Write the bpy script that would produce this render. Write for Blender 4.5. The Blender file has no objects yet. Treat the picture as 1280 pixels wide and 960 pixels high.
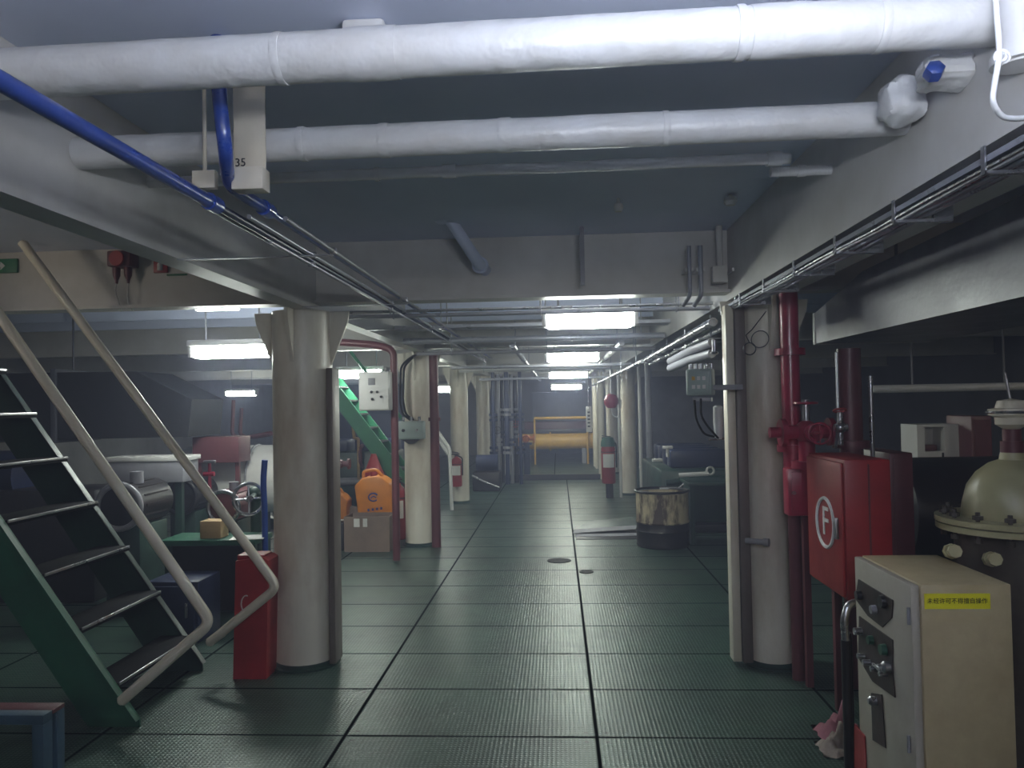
import bpy, bmesh, math, random
from mathutils import Vector, Matrix
random.seed(7)
S = bpy.context.scene
COL = S.collection
PI = math.pi

# ---------------------------------------------------------------- camera
F = 960.0
CAM = Vector((0, 0, 1.6))
_y = Vector(((697-640)/F, (480-503)/F, 1.0)).normalized()      # corridor axis as the lens sees it
_s = 0.020
_u = Vector((-_s, math.sqrt(1-_s*_s), 0)); _u = (_u - _y*_u.dot(_y)).normalized()
# right axis in lens coordinates (x right, y up, z forward): X = Y x Z in the world, handedness flips with z forward
_x = Vector((_u.y*_y.z-_u.z*_y.y, _u.z*_y.x-_u.x*_y.z, _u.x*_y.y-_u.y*_y.x))
def c2w(v): return Vector((v.dot(_x), v.dot(_y), v.dot(_u)))
def ray(px, py): return c2w(Vector(((px-640)/F, (480-py)/F, 1.0)))
def at(px, py, Y):                     # the point of depth Y seen at a pixel of the photograph
    r = ray(px, py); return CAM + r*(Y/r.y)
def atz(px, py, Z=0.0):
    r = ray(px, py); return CAM + r*((Z-CAM.z)/r.z)
def atx(px, py, X):
    r = ray(px, py); return CAM + r*(X/r.x)
cd = bpy.data.cameras.new('camera'); cam = bpy.data.objects.new('camera', cd); COL.objects.link(cam)
cd.sensor_width = 36; cd.lens = 36*F/1280; cd.clip_start = .05; cd.clip_end = 200
R, U, Fw = c2w(Vector((1,0,0))), c2w(Vector((0,1,0))), c2w(Vector((0,0,1)))
cam.matrix_world = Matrix(((R.x,U.x,-Fw.x,CAM.x),(R.y,U.y,-Fw.y,CAM.y),(R.z,U.z,-Fw.z,CAM.z),(0,0,0,1)))
S.camera = cam

# ---------------------------------------------------------------- materials
def newmat(name):
    m = bpy.data.materials.new(name); m.use_nodes = True
    nt = m.node_tree; b = nt.nodes['Principled BSDF']
    return m, nt, b
def paint(name, col, rough=.5, metal=0., dirt=None, dscale=4., damt=.5, bump=.1, bscale=40., coat=0., zs=1., ramp=(.36,.66)):
    m, nt, b = newmat(name); N, L = nt.nodes, nt.links
    tc = N.new('ShaderNodeTexCoord'); mp = N.new('ShaderNodeMapping'); L.new(tc.outputs['Object'], mp.inputs[0])
    mp.inputs['Scale'].default_value = (1, 1, zs)
    n1 = N.new('ShaderNodeTexNoise'); n1.inputs['Scale'].default_value = dscale; n1.inputs['Detail'].default_value = 6
    n1.inputs['Roughness'].default_value = .65
    L.new(mp.outputs[0], n1.inputs['Vector'])
    r = N.new('ShaderNodeValToRGB'); L.new(n1.outputs['Fac'], r.inputs[0])
    r.color_ramp.elements[0].position = ramp[0]; r.color_ramp.elements[1].position = ramp[1]
    d = dirt or tuple(c*.72 for c in col)
    mix = [col[i]*(1-damt)+d[i]*damt for i in range(3)]
    r.color_ramp.elements[0].color = (*mix, 1); r.color_ramp.elements[1].color = (*col, 1)
    L.new(r.outputs[0], b.inputs['Base Color'])
    mr = N.new('ShaderNodeMapRange'); L.new(n1.outputs['Fac'], mr.inputs[0])
    mr.inputs[3].default_value = min(1, rough+.12); mr.inputs[4].default_value = max(.05, rough-.12)
    L.new(mr.outputs[0], b.inputs['Roughness']); b.inputs['Metallic'].default_value = metal
    if coat: b.inputs['Coat Weight'].default_value = coat; b.inputs['Coat Roughness'].default_value = .15
    if bump:
        n2 = N.new('ShaderNodeTexNoise'); n2.inputs['Scale'].default_value = bscale; n2.inputs['Detail'].default_value = 3
        L.new(tc.outputs['Object'], n2.inputs['Vector'])
        bp = N.new('ShaderNodeBump'); bp.inputs['Strength'].default_value = bump; bp.inputs['Distance'].default_value = .01
        L.new(n2.outputs['Fac'], bp.inputs['Height']); L.new(bp.outputs[0], b.inputs['Normal'])
    return m
def emit(name, col, s):
    m, nt, b = newmat(name)
    b.inputs['Base Color'].default_value = (.9,.9,.9,1)
    b.inputs['Emission Color'].default_value = (*col, 1); b.inputs['Emission Strength'].default_value = s
    return m
M = {}
M['cream'] = paint('cream_paint', (.72,.68,.59), .36, dirt=(.30,.19,.11), dscale=2.6, damt=.6, ramp=(.30,.56), bump=.12, zs=.35)
M['cream_clean'] = paint('cream_clean', (.70,.65,.55), .36, dirt=(.5,.42,.3), damt=.4, dscale=3)
M['lag'] = paint('lagging_paint', (.70,.70,.71), .36, dirt=(.5,.47,.42), dscale=5, damt=.45, bump=1.0, bscale=13)
M['white'] = paint('white_paint', (.68,.67,.66), .4, dirt=(.5,.47,.42), dscale=3, damt=.3)
M['ceil'] = paint('deckhead_veil_blue', (.72,.77,.94), .5, dirt=(.62,.67,.84), dscale=1.3, damt=.6, bump=.15, bscale=8)  # bluish lens veil put into the deckhead colour
M['girder'] = paint('girder_paint', (.64,.62,.60), .42, dirt=(.40,.38,.34), dscale=2, damt=.5, bump=.1, bscale=10)
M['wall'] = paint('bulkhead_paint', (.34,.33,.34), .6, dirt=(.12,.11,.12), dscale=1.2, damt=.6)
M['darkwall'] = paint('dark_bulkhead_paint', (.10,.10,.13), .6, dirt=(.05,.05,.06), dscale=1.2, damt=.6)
M['green'] = paint('green_paint', (.03,.13,.08), .45, dirt=(.02,.06,.045), dscale=4, damt=.6)
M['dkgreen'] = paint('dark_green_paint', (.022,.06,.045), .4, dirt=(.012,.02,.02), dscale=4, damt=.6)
M['brightgreen'] = paint('bright_green_paint', (.03,.19,.09), .45, dirt=(.02,.15,.08), dscale=4, damt=.6)
M['ggrey'] = paint('grey_green_enamel', (.36,.43,.41), .4, damt=.4)
M['tread'] = paint('tread_metal', (.010,.010,.012), .9, bump=0)
M['tread'].node_tree.nodes['Principled BSDF'].inputs['Specular IOR Level'].default_value = .15
M['nosing'] = paint('worn_steel', (.5,.5,.52), .3, metal=.9, bump=.3)
M['red'] = paint('red_paint', (.36,.028,.03), .4, dirt=(.22,.02,.02), dscale=5, damt=.6)
M['redpipe'] = paint('crimson_paint', (.40,.03,.07), .32, dirt=(.16,.02,.03), dscale=5, damt=.5, coat=.3)
M['maroon'] = paint('maroon_paint', (.16,.05,.06), .4, dirt=(.08,.03,.03), damt=.5)
M['blue'] = paint('blue_paint', (.03,.07,.34), .3, dirt=(.02,.04,.14), dscale=6, damt=.5, coat=.4)
M['steel'] = paint('steel', (.45,.45,.48), .28, metal=.85, bump=.15)
M['brown'] = paint('soiled_brown_paint', (.20,.165,.15), .45, dirt=(.09,.07,.06), damt=.6, zs=.4)
M['grey'] = paint('grey_paint', (.28,.28,.31), .4, dirt=(.16,.15,.17), damt=.5)
M['conduit'] = paint('conduit_paint', (.40,.41,.46), .3, metal=.3, dirt=(.2,.2,.24), damt=.5)
M['black'] = paint('black_paint', (.015,.015,.018), .35, dirt=(.03,.02,.02), damt=.5)
M['rubber'] = paint('black_rubber', (.012,.012,.013), .7, bump=.2)
M['dkblue'] = paint('dark_blue_paint', (.02,.03,.08), .4, dirt=(.01,.01,.03), damt=.5)
M['yellow'] = paint('yellow_paint', (.70,.42,.04), .4, dirt=(.45,.22,.05), damt=.5)
M['orange'] = paint('orange_plastic', (.75,.25,.02), .35, dirt=(.4,.15,.05), damt=.4)
M['card'] = paint('cardboard', (.27,.19,.15), .8, dirt=(.16,.12,.10), damt=.6, bump=.1)
M['paper'] = paint('paper', (.75,.73,.70), .8, damt=.2, bump=.1)
M['wood'] = paint('wood', (.50,.34,.17), .6, dirt=(.35,.22,.1), damt=.5, zs=8)
M['labelyellow'] = paint('yellow_label', (.85,.78,.03), .5, damt=.1, bump=0)
M['ink'] = paint('black_ink', (.01,.01,.01), .6, damt=.1, bump=0)
M['whiteink'] = paint('white_ink', (.8,.8,.8), .5, damt=.1, bump=0)
M['blueink'] = paint('blue_ink', (.02,.05,.25), .5, damt=.1, bump=0)
M['tan'] = paint('cream_cabinet_paint', (.56,.47,.29), .42, dirt=(.34,.25,.14), dscale=6, damt=.5, bump=.1)
M['doorgrey'] = paint('cabinet_door_paint', (.46,.43,.37), .45, dirt=(.3,.26,.2), dscale=5, damt=.4)
M['panelblack'] = paint('soiled_black_panel', (.018,.014,.014), .5, dirt=(.06,.03,.025), dscale=12, damt=.6)
M['vessel'] = paint('vessel_paint', (.50,.47,.28), .33, dirt=(.32,.26,.13), dscale=4, damt=.5, bump=.1)
M['vesseldark'] = paint('oily_vessel_paint', (.10,.085,.07), .4, dirt=(.04,.03,.03), dscale=6, damt=.7)
M['pink'] = paint('pink_cloth', (.62,.28,.34), .9, damt=.3, bump=.3, bscale=60)
M['cloth'] = paint('white_cloth', (.62,.55,.50), .9, dirt=(.35,.25,.2), damt=.5, dscale=20, bump=.3, bscale=60)
M['bluecloth'] = paint('blue_plastic', (.02,.07,.35), .4, damt=.3)
M['dullblue'] = paint('dull_blue_paint', (.05,.10,.15), .5, damt=.5)
M['drumcream'] = paint('stained_drum_paint', (.55,.47,.32), .45, dirt=(.05,.025,.015), dscale=6, damt=1.0, zs=.3, ramp=(.45,.58))
M['glass'] = emit('lit_diffuser', (.92,1.0,.97), 38)
M['glassD'] = emit('added_dim_diffuser', (1.0,.92,.80), 9)
M['glassB'] = emit('rear_diffuser', (1.0,.95,.86), 30)
M['glassL'] = emit('added_warm_diffuser', (1.0,.90,.76), 15)
M['glassS'] = emit('uplight_diffuser', (.78,.85,1.0), 42)
# floor: green chequer plate, 1.22 x 0.61 m plates, seams, bolt heads
def floor_mat():
    m, nt, b = newmat('green_chequer_plate'); N, L = nt.nodes, nt.links
    tc = N.new('ShaderNodeTexCoord'); sp = N.new('ShaderNodeSeparateXYZ'); L.new(tc.outputs['Object'], sp.inputs[0])
    def ma(op, a, bb=None, c=None):
        n = N.new('ShaderNodeMath'); n.operation = op
        for i, v in enumerate((a, bb, c)):
            if v is None: continue
            if isinstance(v, (int, float)): n.inputs[i].default_value = v
            else: L.new(v, n.inputs[i])
        return n.outputs[0]
    u = ma('FRACT', ma('DIVIDE', ma('SUBTRACT', sp.outputs[0], .155), 1.22))
    v = ma('FRACT', ma('DIVIDE', ma('SUBTRACT', sp.outputs[1], 3.72), .61))
    du = ma('MULTIPLY', ma('SUBTRACT', .5, ma('ABSOLUTE', ma('SUBTRACT', u, .5))), 1.22)
    dv = ma('MULTIPLY', ma('SUBTRACT', .5, ma('ABSOLUTE', ma('SUBTRACT', v, .5))), .61)
    seam = ma('MINIMUM', du, dv)
    sm = N.new('ShaderNodeMapRange'); L.new(seam, sm.inputs[0]); sm.inputs[1].default_value = .005; sm.inputs[2].default_value = .012
    bd = ma('SQRT', ma('ADD', ma('POWER', ma('SUBTRACT', du, .05), 2), ma('POWER', ma('SUBTRACT', dv, .05), 2)))
    bo = N.new('ShaderNodeMapRange'); L.new(bd, bo.inputs[0]); bo.inputs[1].default_value = .008; bo.inputs[2].default_value = .013
    k = 2*PI/.03
    s1 = ma('SINE', ma('MULTIPLY', ma('ADD', sp.outputs[0], sp.outputs[1]), k*.72))
    s2 = ma('SINE', ma('MULTIPLY', ma('SUBTRACT', sp.outputs[0], sp.outputs[1]), k*.72))
    ch = ma('POWER', ma('MAXIMUM', ma('MULTIPLY', s1, s2), 0), .7)
    n1 = N.new('ShaderNodeTexNoise'); n1.inputs['Scale'].default_value = 2.3; n1.inputs['Detail'].default_value = 8; n1.inputs['Roughness'].default_value = .7
    L.new(tc.outputs['Object'], n1.inputs['Vector'])
    r = N.new('ShaderNodeValToRGB'); L.new(n1.outputs['Fac'], r.inputs[0])
    e = r.color_ramp.elements; e[0].position = .33; e[0].color = (.018,.036,.030,1); e[1].position = .7; e[1].color = (.042,.092,.066,1)
    wear = N.new('ShaderNodeMix'); wear.data_type = 'RGBA'; L.new(ma('MULTIPLY', ch, .6), wear.inputs[0])
    L.new(r.outputs[0], wear.inputs[6]); wear.inputs[7].default_value = (.13,.19,.17,1)
    sx = N.new('ShaderNodeMix'); sx.data_type = 'RGBA'; L.new(ma('MULTIPLY', sm.outputs[0], bo.outputs[0]), sx.inputs[0])
    sx.inputs[6].default_value = (.004,.005,.005,1); L.new(wear.outputs[2], sx.inputs[7])
    L.new(sx.outputs[2], b.inputs['Base Color'])
    mr = N.new('ShaderNodeMapRange'); L.new(n1.outputs['Fac'], mr.inputs[0]); mr.inputs[3].default_value = .42; mr.inputs[4].default_value = .22
    rs = N.new('ShaderNodeMix'); rs.data_type = 'FLOAT'; L.new(sm.outputs[0], rs.inputs[0]); rs.inputs[2].default_value = .95; L.new(mr.outputs[0], rs.inputs[3])
    L.new(rs.outputs[0], b.inputs['Roughness']); L.new(ma('MULTIPLY', sm.outputs[0], .15), b.inputs['Metallic']); L.new(ma('MULTIPLY', sm.outputs[0], .5), b.inputs['Specular IOR Level'])
    h = ma('ADD', ma('MULTIPLY', ch, .25), ma('MULTIPLY', n1.outputs['Fac'], .9))
    bp = N.new('ShaderNodeBump'); bp.inputs['Strength'].default_value = .8; bp.inputs['Distance'].default_value = .006
    L.new(h, bp.inputs['Height']); L.new(bp.outputs[0], b.inputs['Normal'])
    return m
M['floor'] = floor_mat()

# ---------------------------------------------------------------- mesh helpers
def frame(d):
    d = d.normalized(); a = Vector((0,0,1)) if abs(d.z) < .9 else Vector((1,0,0))
    x = a.cross(d).normalized(); return x, d.cross(x)
class MB:
    def __init__(s): s.bm = bmesh.new()
    def box(s, a, b, bev=0, seg=2, rot=None, piv=None):
        """box between two corners"""
        a, b = Vector(a), Vector(b)
        lo = Vector([min(a[i], b[i]) for i in range(3)]); hi = Vector([max(a[i], b[i]) for i in range(3)])
        r = bmesh.ops.create_cube(s.bm, size=1); vs = r['verts']; c = (lo+hi)/2
        for v in vs: v.co = Vector((v.co.x*(hi.x-lo.x), v.co.y*(hi.y-lo.y), v.co.z*(hi.z-lo.z))) + c
        if bev:
            es = list({e for v in vs for e in v.link_edges})
            g = bmesh.ops.bevel(s.bm, geom=es, offset=bev, segments=seg, profile=.5, affect='EDGES')
            vs = list({v for f in g['faces'] for v in f.verts} | {v for v in vs if v.is_valid})
        if rot is not None:
            p = Vector(piv) if piv is not None else c
            for v in vs: v.co = rot @ (v.co-p) + p
        return s
    def cyl(s, a, b, r, r2=None, n=20, cap=True):
        a, b = Vector(a), Vector(b); r2 = r if r2 is None else r2
        x, y = frame(b-a)
        A = [s.bm.verts.new(a + (x*math.cos(t)+y*math.sin(t))*r) for t in [2*PI*i/n for i in range(n)]]
        B = [s.bm.verts.new(b + (x*math.cos(t)+y*math.sin(t))*r2) for t in [2*PI*i/n for i in range(n)]]
        for i in range(n): s.bm.faces.new((A[i], A[(i+1)%n], B[(i+1)%n], B[i]))
        if cap: s.bm.faces.new(A[::-1]); s.bm.faces.new(B)
        return s
    def tube(s, pts, r, n=10, closed=False, bend=0, wob=0):
        pts = [Vector(p) for p in pts]
        if bend and len(pts) > 2:                     # round the corners
            q = [pts[0]]
            for i in range(1, len(pts)-1):
                p0, p, p1 = pts[i-1], pts[i], pts[i+1]
                d0, d1 = (p0-p), (p1-p); k = min(bend, d0.length*.45, d1.length*.45)
                a, b = p+d0.normalized()*k, p+d1.normalized()*k
                for j in range(7):
                    t = j/6; q.append(a*(1-t)**2 + p*2*t*(1-t) + b*t*t)
            q.append(pts[-1]); pts = q
        rings = []; m = len(pts); px = None
        for i, p in enumerate(pts):
            if closed: d = pts[(i+1)%m]-pts[(i-1)%m]
            else: d = pts[min(i+1, m-1)]-pts[max(i-1, 0)]
            d.normalize()
            if px is None: x, y = frame(d)
            else:
                x = (px - d*px.dot(d)).normalized(); y = d.cross(x)
            px = x
            rr = r[i] if isinstance(r, (list, tuple)) else r
            rr *= 1 + random.uniform(-wob, wob)
            rings.append([s.bm.verts.new(p+(x*math.cos(t)+y*math.sin(t))*rr) for t in [2*PI*k/n for k in range(n)]])
        rg = range(m if closed else m-1)
        for i in rg:
            A, B = rings[i], rings[(i+1)%m]
            for k in range(n): s.bm.faces.new((A[k], A[(k+1)%n], B[(k+1)%n], B[k]))
        if not closed: s.bm.faces.new(rings[0][::-1]); s.bm.faces.new(rings[-1])
        return s
    def lathe(s, prof, o, axis=(0,0,1), n=32):
        """profile of (radius, height) pairs turned about an axis through o"""
        o = Vector(o); ax = Vector(axis).normalized(); x, y = frame(ax); rings = []
        for r, h in prof:
            if r < 1e-5: rings.append([s.bm.verts.new(o+ax*h)])
            else: rings.append([s.bm.verts.new(o+ax*h+(x*math.cos(t)+y*math.sin(t))*r) for t in [2*PI*k/n for k in range(n)]])
        for A, B in zip(rings, rings[1:]):
            for k in range(n):
                a0, a1, b0, b1 = A[k%len(A)], A[(k+1)%len(A)], B[k%len(B)], B[(k+1)%len(B)]
                q = []
                for v in (a0, a1, b1, b0):
                    if v not in q: q.append(v)
                if len(q) > 2: s.bm.faces.new(q)
        return s
    def prism(s, poly, ext):
        ext = Vector(ext)
        A = [s.bm.verts.new(Vector(p)) for p in poly]; B = [s.bm.verts.new(Vector(p)+ext) for p in poly]
        n = len(A)
        for i in range(n): s.bm.faces.new((A[i], A[(i+1)%n], B[(i+1)%n], B[i]))
        s.bm.faces.new(A[::-1]); s.bm.faces.new(B); return s
    def torus(s, c, axis, R_, r, n=28, m=8):
        x, y = frame(Vector(axis)); c = Vector(c)
        return s.tube([c+(x*math.cos(t)+y*math.sin(t))*R_ for t in [2*PI*k/n for k in range(n)]], r, m, closed=True)
    def sphere(s, c, r, sc=(1,1,1), n=16):
        g = bmesh.ops.create_uvsphere(s.bm, u_segments=n, v_segments=max(6, n//2), radius=r)
        for v in g['verts']: v.co = Vector((v.co.x*sc[0], v.co.y*sc[1], v.co.z*sc[2])) + Vector(c)
        return s
    def build(s, name, mat, parent=None, ang=38, origin=None):
        bm = s.bm
        bmesh.ops.recalc_face_normals(bm, faces=bm.faces)
        for f in bm.faces: f.smooth = True
        for e in bm.edges:
            if len(e.link_faces) == 2 and e.calc_face_angle(0) > math.radians(ang): e.smooth = False
        if parent is not None:
            org = ORG[parent.name]
        else:
            lo = [min(v.co[i] for v in bm.verts) for i in range(3)]; hi = [max(v.co[i] for v in bm.verts) for i in range(3)]
            org = Vector(((lo[0]+hi[0])/2, (lo[1]+hi[1])/2, lo[2]))
        if origin is not None: org = Vector(origin)
        for v in bm.verts: v.co -= org
        me = bpy.data.meshes.new(name); bm.to_mesh(me); bm.free()
        me.materials.append(M[mat] if isinstance(mat, str) else mat)
        o = bpy.data.objects.new(name, me); COL.objects.link(o)
        if parent is not None: o.parent = parent
        else: o.location = org
        ORG[o.name] = org.copy()
        return o
ORG = {}
def thing(name, label, cat, loc, group=None):
    o = bpy.data.objects.new(name, None); COL.objects.link(o); o.location = Vector(loc)
    o.empty_display_size = .1
    ORG[o.name] = Vector(loc); o['label'] = label; o['category'] = cat
    if group: o['group'] = group
    return o
def tag(o, label, cat, group=None, kind=None):
    o['label'] = label; o['category'] = cat
    if group: o['group'] = group
    if kind: o['kind'] = kind
    return o
def struct(name, mb, mat):
    o = mb.build(name, mat); o['kind'] = 'structure'; return o
def dup(root, delta, label, group=None):
    r = root.copy(); COL.objects.link(r); r.location = root.location + Vector(delta); r['label'] = label
    if group: r['group'] = group
    for ch in list(root.children):
        c = ch.copy(); COL.objects.link(c); c.parent = r
        for g in list(ch.children):
            d = g.copy(); COL.objects.link(d); d.parent = c
    return r
def text(name, body, size, origin, right, up, mat, parent, depth=.0006, shear=0):
    """flat lettering standing on a surface; origin is its centre"""
    cu = bpy.data.curves.new('t', 'FONT'); cu.body = body; cu.size = size; cu.align_x = 'CENTER'; cu.align_y = 'CENTER'; cu.extrude = depth
    to = bpy.data.objects.new('t', cu); COL.objects.link(to)
    dg = bpy.context.evaluated_depsgraph_get(); me = bpy.data.meshes.new_from_object(to.evaluated_get(dg))
    bpy.data.objects.remove(to); bpy.data.curves.remove(cu)
    right, up = Vector(right).normalized(), Vector(up).normalized(); nrm = right.cross(up)
    org = ORG[parent.name]
    for v in me.vertices: v.co = Vector(origin) + right*v.co.x + up*v.co.y + nrm*v.co.z - org
    me.name = name; me.materials.clear(); me.materials.append(M[mat])
    o = bpy.data.objects.new(name, me); COL.objects.link(o); o.parent = parent; ORG[o.name] = org
    return o

V = Vector
# ================================================================= THE SETTING
ZB = 2.22       # underside of girders
ZC = 2.63       # deck plating
XL, XR = -9.0, 7.0; YB, YF = -3.5, 24.0
fl = MB().box((XL,YB,-.05), (XR,YF,0)).build('floor', 'floor', origin=(0,0,0)); fl['kind'] = 'structure'
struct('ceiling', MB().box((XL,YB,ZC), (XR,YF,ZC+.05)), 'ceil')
struct('wall_left', MB().box((XL-.1,YB,0), (XL,YF,ZC)), 'wall')
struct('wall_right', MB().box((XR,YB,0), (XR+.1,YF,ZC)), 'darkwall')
struct('wall_far', MB().box((XL,YF,0), (XR,YF+.1,ZC)), 'wall')
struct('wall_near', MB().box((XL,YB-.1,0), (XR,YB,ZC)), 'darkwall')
GL, GR = -1.50, 1.05
# longitudinal girders: web + bottom flange
def girder(n, x, xo):
    m = MB(); s = 1 if xo > x else -1
    m.box((x,YB+.01,ZB+.0), (x+s*.02,YF-.01,ZC-.001)); m.box((x-s*.0,YB+.01,ZB-.018), (xo,YF-.01,ZB))
    return struct('trim_%d' % n, m, 'girder')
girder(1, GL, GL-.12); girder(2, GR, GR+.30)
# transverse deep beams on the pillar rows, in three lengths each so they butt against the girders
tn = 3
for Y in (4.72, 8.72, 12.72, 16.72, 20.7):
    m = MB()
    for a, b in ((XL+.01, GL-.022), (GL+.002, GR-.002), (GR+.022, XR-.01)):
        m.box((a,Y,ZB+.04), (b,Y+.02,ZC-.001)); m.box((a,Y-.07,ZB+.022), (b,Y+.09,ZB+.04))
    struct('trim_%d' % tn, m, 'girder'); tn += 1
# shallow stiffeners under the deck plating between the deep beams
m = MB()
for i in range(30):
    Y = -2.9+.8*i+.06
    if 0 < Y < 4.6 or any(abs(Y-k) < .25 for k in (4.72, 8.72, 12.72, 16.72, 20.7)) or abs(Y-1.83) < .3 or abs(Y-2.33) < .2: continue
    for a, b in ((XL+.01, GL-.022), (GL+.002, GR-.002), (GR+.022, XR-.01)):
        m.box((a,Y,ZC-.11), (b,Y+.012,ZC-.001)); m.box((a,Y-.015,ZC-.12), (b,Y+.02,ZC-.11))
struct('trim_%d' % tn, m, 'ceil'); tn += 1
# raised step / coaming across the far end of the passage
ys = atz(690, 600, 0).y
struct('trim_%d' % tn, MB().box((-1.35, ys, 0), (.85, ys+.06, .11)), 'black'); tn += 1

# ================================================================= PILLARS
def pillar(x, y, r, label, chan, channame='cable_channel'):
    t = thing('pillar', label, 'pillar', (x,y,0), 'round pillars along the passage')
    MB().lathe([(r+.006,0),(r,.022),(r,ZB-.02)], (x,y,0), n=40).build('column', 'cream', t)
    MB().lathe([(r,0),(r+.03,.0),(r+.03,.012),(r+.008,.016),(r+.006,.035),(r,.036)], (x,y,.0), n=40).build('base_collar', 'dkgreen', t)
    for s in (-1, 1):
        MB().prism([(x+s*(r-.01),y-.012,ZB-.02),(x+s*(r+.12),y-.012,ZB-.02),(x+s*(r+.11),y-.012,ZB-.09),(x+s*(r+.0),y-.012,ZB-.36),(x+s*(r-.01),y-.012,ZB-.36)], (0,.022,0)).build('bracket', 'cream', t)
    MB().prism([(x-.012,y-r+.01,ZB-.02),(x-.012,y-r-.11,ZB-.02),(x-.012,y-r-.10,ZB-.09),(x-.012,y-r,ZB-.34),(x-.012,y-r+.01,ZB-.34)], (.022,0,0)).build('bracket', 'cream', t)
    if chan:
        cx = x+chan*(r+.015)
        MB().box((cx-.02,y-.10,.02), (cx+.02,y+.05,ZB-.38), .004).build(channame, 'brown', t)
    return t
p1 = atz(377, 822); p2 = atz(521, 680); p3 = atz(575, 628)
PX = -1.61
pr = pillar(PX, 4.78, .185, 'largest cream pillar standing beside the ladder and the red box', 1)
pr2 = pillar(PX, 8.78, .16, 'cream pillar carrying the green junction box next to cardboard carton', 0)
pr3 = pillar(PX, 12.5, .145, 'cream pillar with a fire extinguisher hung on its left side', 0)
pr4 = pillar(PX, 16.5, .145, 'fourth cream pillar of left row, behind the extinguisher pillar', 0)
p = atz(945, 822); QX = 1.27
qr = pillar(QX, 4.78, .145, 'cream pillar at right with wire loops near its top and brown cable channel', 0)
qr2 = pillar(1.20, 13.3, .13, 'cream pillar behind the far green-capped fire extinguisher', 0)
qr3 = pillar(1.20, 17.2, .13, 'farthest cream pillar of the right row by the hanging notice', 0)
# channels and clips on the near right pillar
MB().box((QX-.145-.105,4.70,.03), (QX-.145-.055,4.80,ZB-.05), .004).build('cable_channel', 'cream_clean', qr)
MB().box((QX-.145-.052,4.68,.03), (QX-.145+.008,4.78,ZB-.03), .004).build('cable_channel', 'brown', qr)
c = at(925, 678, 4.6)
MB().cyl((QX-.17,4.66,c.z), (QX-.08,4.60,c.z), .017).lathe([(.0,0),(.024,0),(.024,.03),(0,.03)], (QX-.08,4.60,c.z), (1,-.6,0), n=12).build('clamp', 'grey', qr)
# wire loops hanging near the top of it
w = MB(); c = at(937, 436, 4.55)
w.torus(c, (0,1,0), .035, .0035)
c2 = at(950, 424, 4.55); w.torus(c2, (0,1,.3), .05, .003)
w.tube([c+V((0,0,.035)), c+V((-.02,0,.08)), at(940,412,4.56), (QX-.02,4.64,ZB-.1)], .003)
w.cyl((QX-.02,4.64,ZB-.1), (QX-.02,4.66,ZB-.1), .006)
tag(w.build('wire_coil', 'black'), 'thin looped wire hanging near the top of the right cream pillar', 'wire')

# ================================================================= LAGGED PIPES UNDER THE DECK
def lagpipe(pts, r, bands, label, name='lagged_pipe', mat='lag', wob=.012, seg=60):
    a, b = V(pts[0]), V(pts[1]); t = thing(name, label, 'pipe', (a+b)/2 - V((0,0,r)), 'lagged pipes under the deckhead')
    P = [a.lerp(b, i/seg) for i in range(seg+1)]
    MB().tube(P, r, 28, wob=wob).build('pipe', mat, t)
    for bx, w_, k in bands:
        X = bx; f = (X-a.x)/(b.x-a.x); c = a.lerp(b, f); d = (b-a).normalized()
        n = 5
        MB().tube([c+d*(w_*(j/(n-1)-.5)) for j in range(n)], [r*k*.985, r*k*1.005, r*k, r*k*1.006, r*k*.985], 28, wob=.004).build('joint_band', mat, t)
    return t
hp = at(640, 57, 1.83).z
def xat(px, Y): return at(px, 100, Y).x
lagpipe([(GL+.001,1.83,hp-.015),(GR-.001,1.83,hp+.01)], .060,
        [(xat(352,1.83),.02,1.04),(xat(467,1.83),.125,1.05),(xat(925,1.83),.02,1.06),(xat(975,1.83),.14,1.04),(xat(1100,1.83),.02,1.04)],
        'thickest white lagged pipe crossing the top of the view', wob=.01)
hp2 = at(640, 167, 2.33).z
lagpipe([(GL+.001,2.33,hp2-.01),(GR-.001,2.33,hp2)], .050,
        [(xat(378,2.33),.02,1.06),(xat(480,2.33),.03,1.05),(xat(630,2.33),.04,1.05),(xat(830,2.33),.02,1.04)],
        'second white lagged pipe crossing under the deck, ending at the blue-capped flange', wob=.014)
a = at(300, 232, 2.75); b = at(980, 192, 2.75); z = (a.z+b.z)/2
lagpipe([(GL+.001,2.75,z),(xat(985,2.75),2.75,z+.005)], .020, [(xat(560,2.75),.05,1.25),(xat(470,2.75),.015,1.3),(xat(965,2.75),.05,1.3)],
        'thin white lagged pipe just behind the two thick ones', wob=.04)
lagpipe([(xat(960,2.95),2.95,at(960,215,2.95).z),(GR-.001,2.95,at(960,215,2.95).z)], .019, [(xat(998,2.95),.03,1.2)],
        'short stub of thin white pipe entering the right girder', wob=.03)
# insulation lump and flange with blue cap at the right end of the second pipe
def lump(c, sx, sy, sz, n=14, amp=.005, seed=1):
    m = MB(); g = bmesh.ops.create_uvsphere(m.bm, u_segments=n*2, v_segments=n, radius=1); rnd = random.Random(seed)
    for v in g['verts']:
        p_ = v.co; q_ = Vector([math.copysign(abs(k)**.55, k) for k in p_])
        w_ = amp*(math.sin(p_.x*7+seed)+math.cos(p_.y*6+p_.z*8))
        v.co = Vector((q_.x*sx*.85, q_.y*sy*.85, q_.z*sz*.85)) + p_*w_ + Vector(c)
    return m
c = at(1127, 127, 2.2)
t = thing('insulated_flange', 'lumpy white insulated flange with blue cap beside the right girder', 'flange', c)
lump(c, .058, .07, .068, seed=2).build('insulation', 'lag', t)
c = at(1182, 92, 2.0)
lump(c, .075, .06, .042, seed=5).build('insulation', 'lag', t)
c = at(1165, 95, 1.93)
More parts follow.
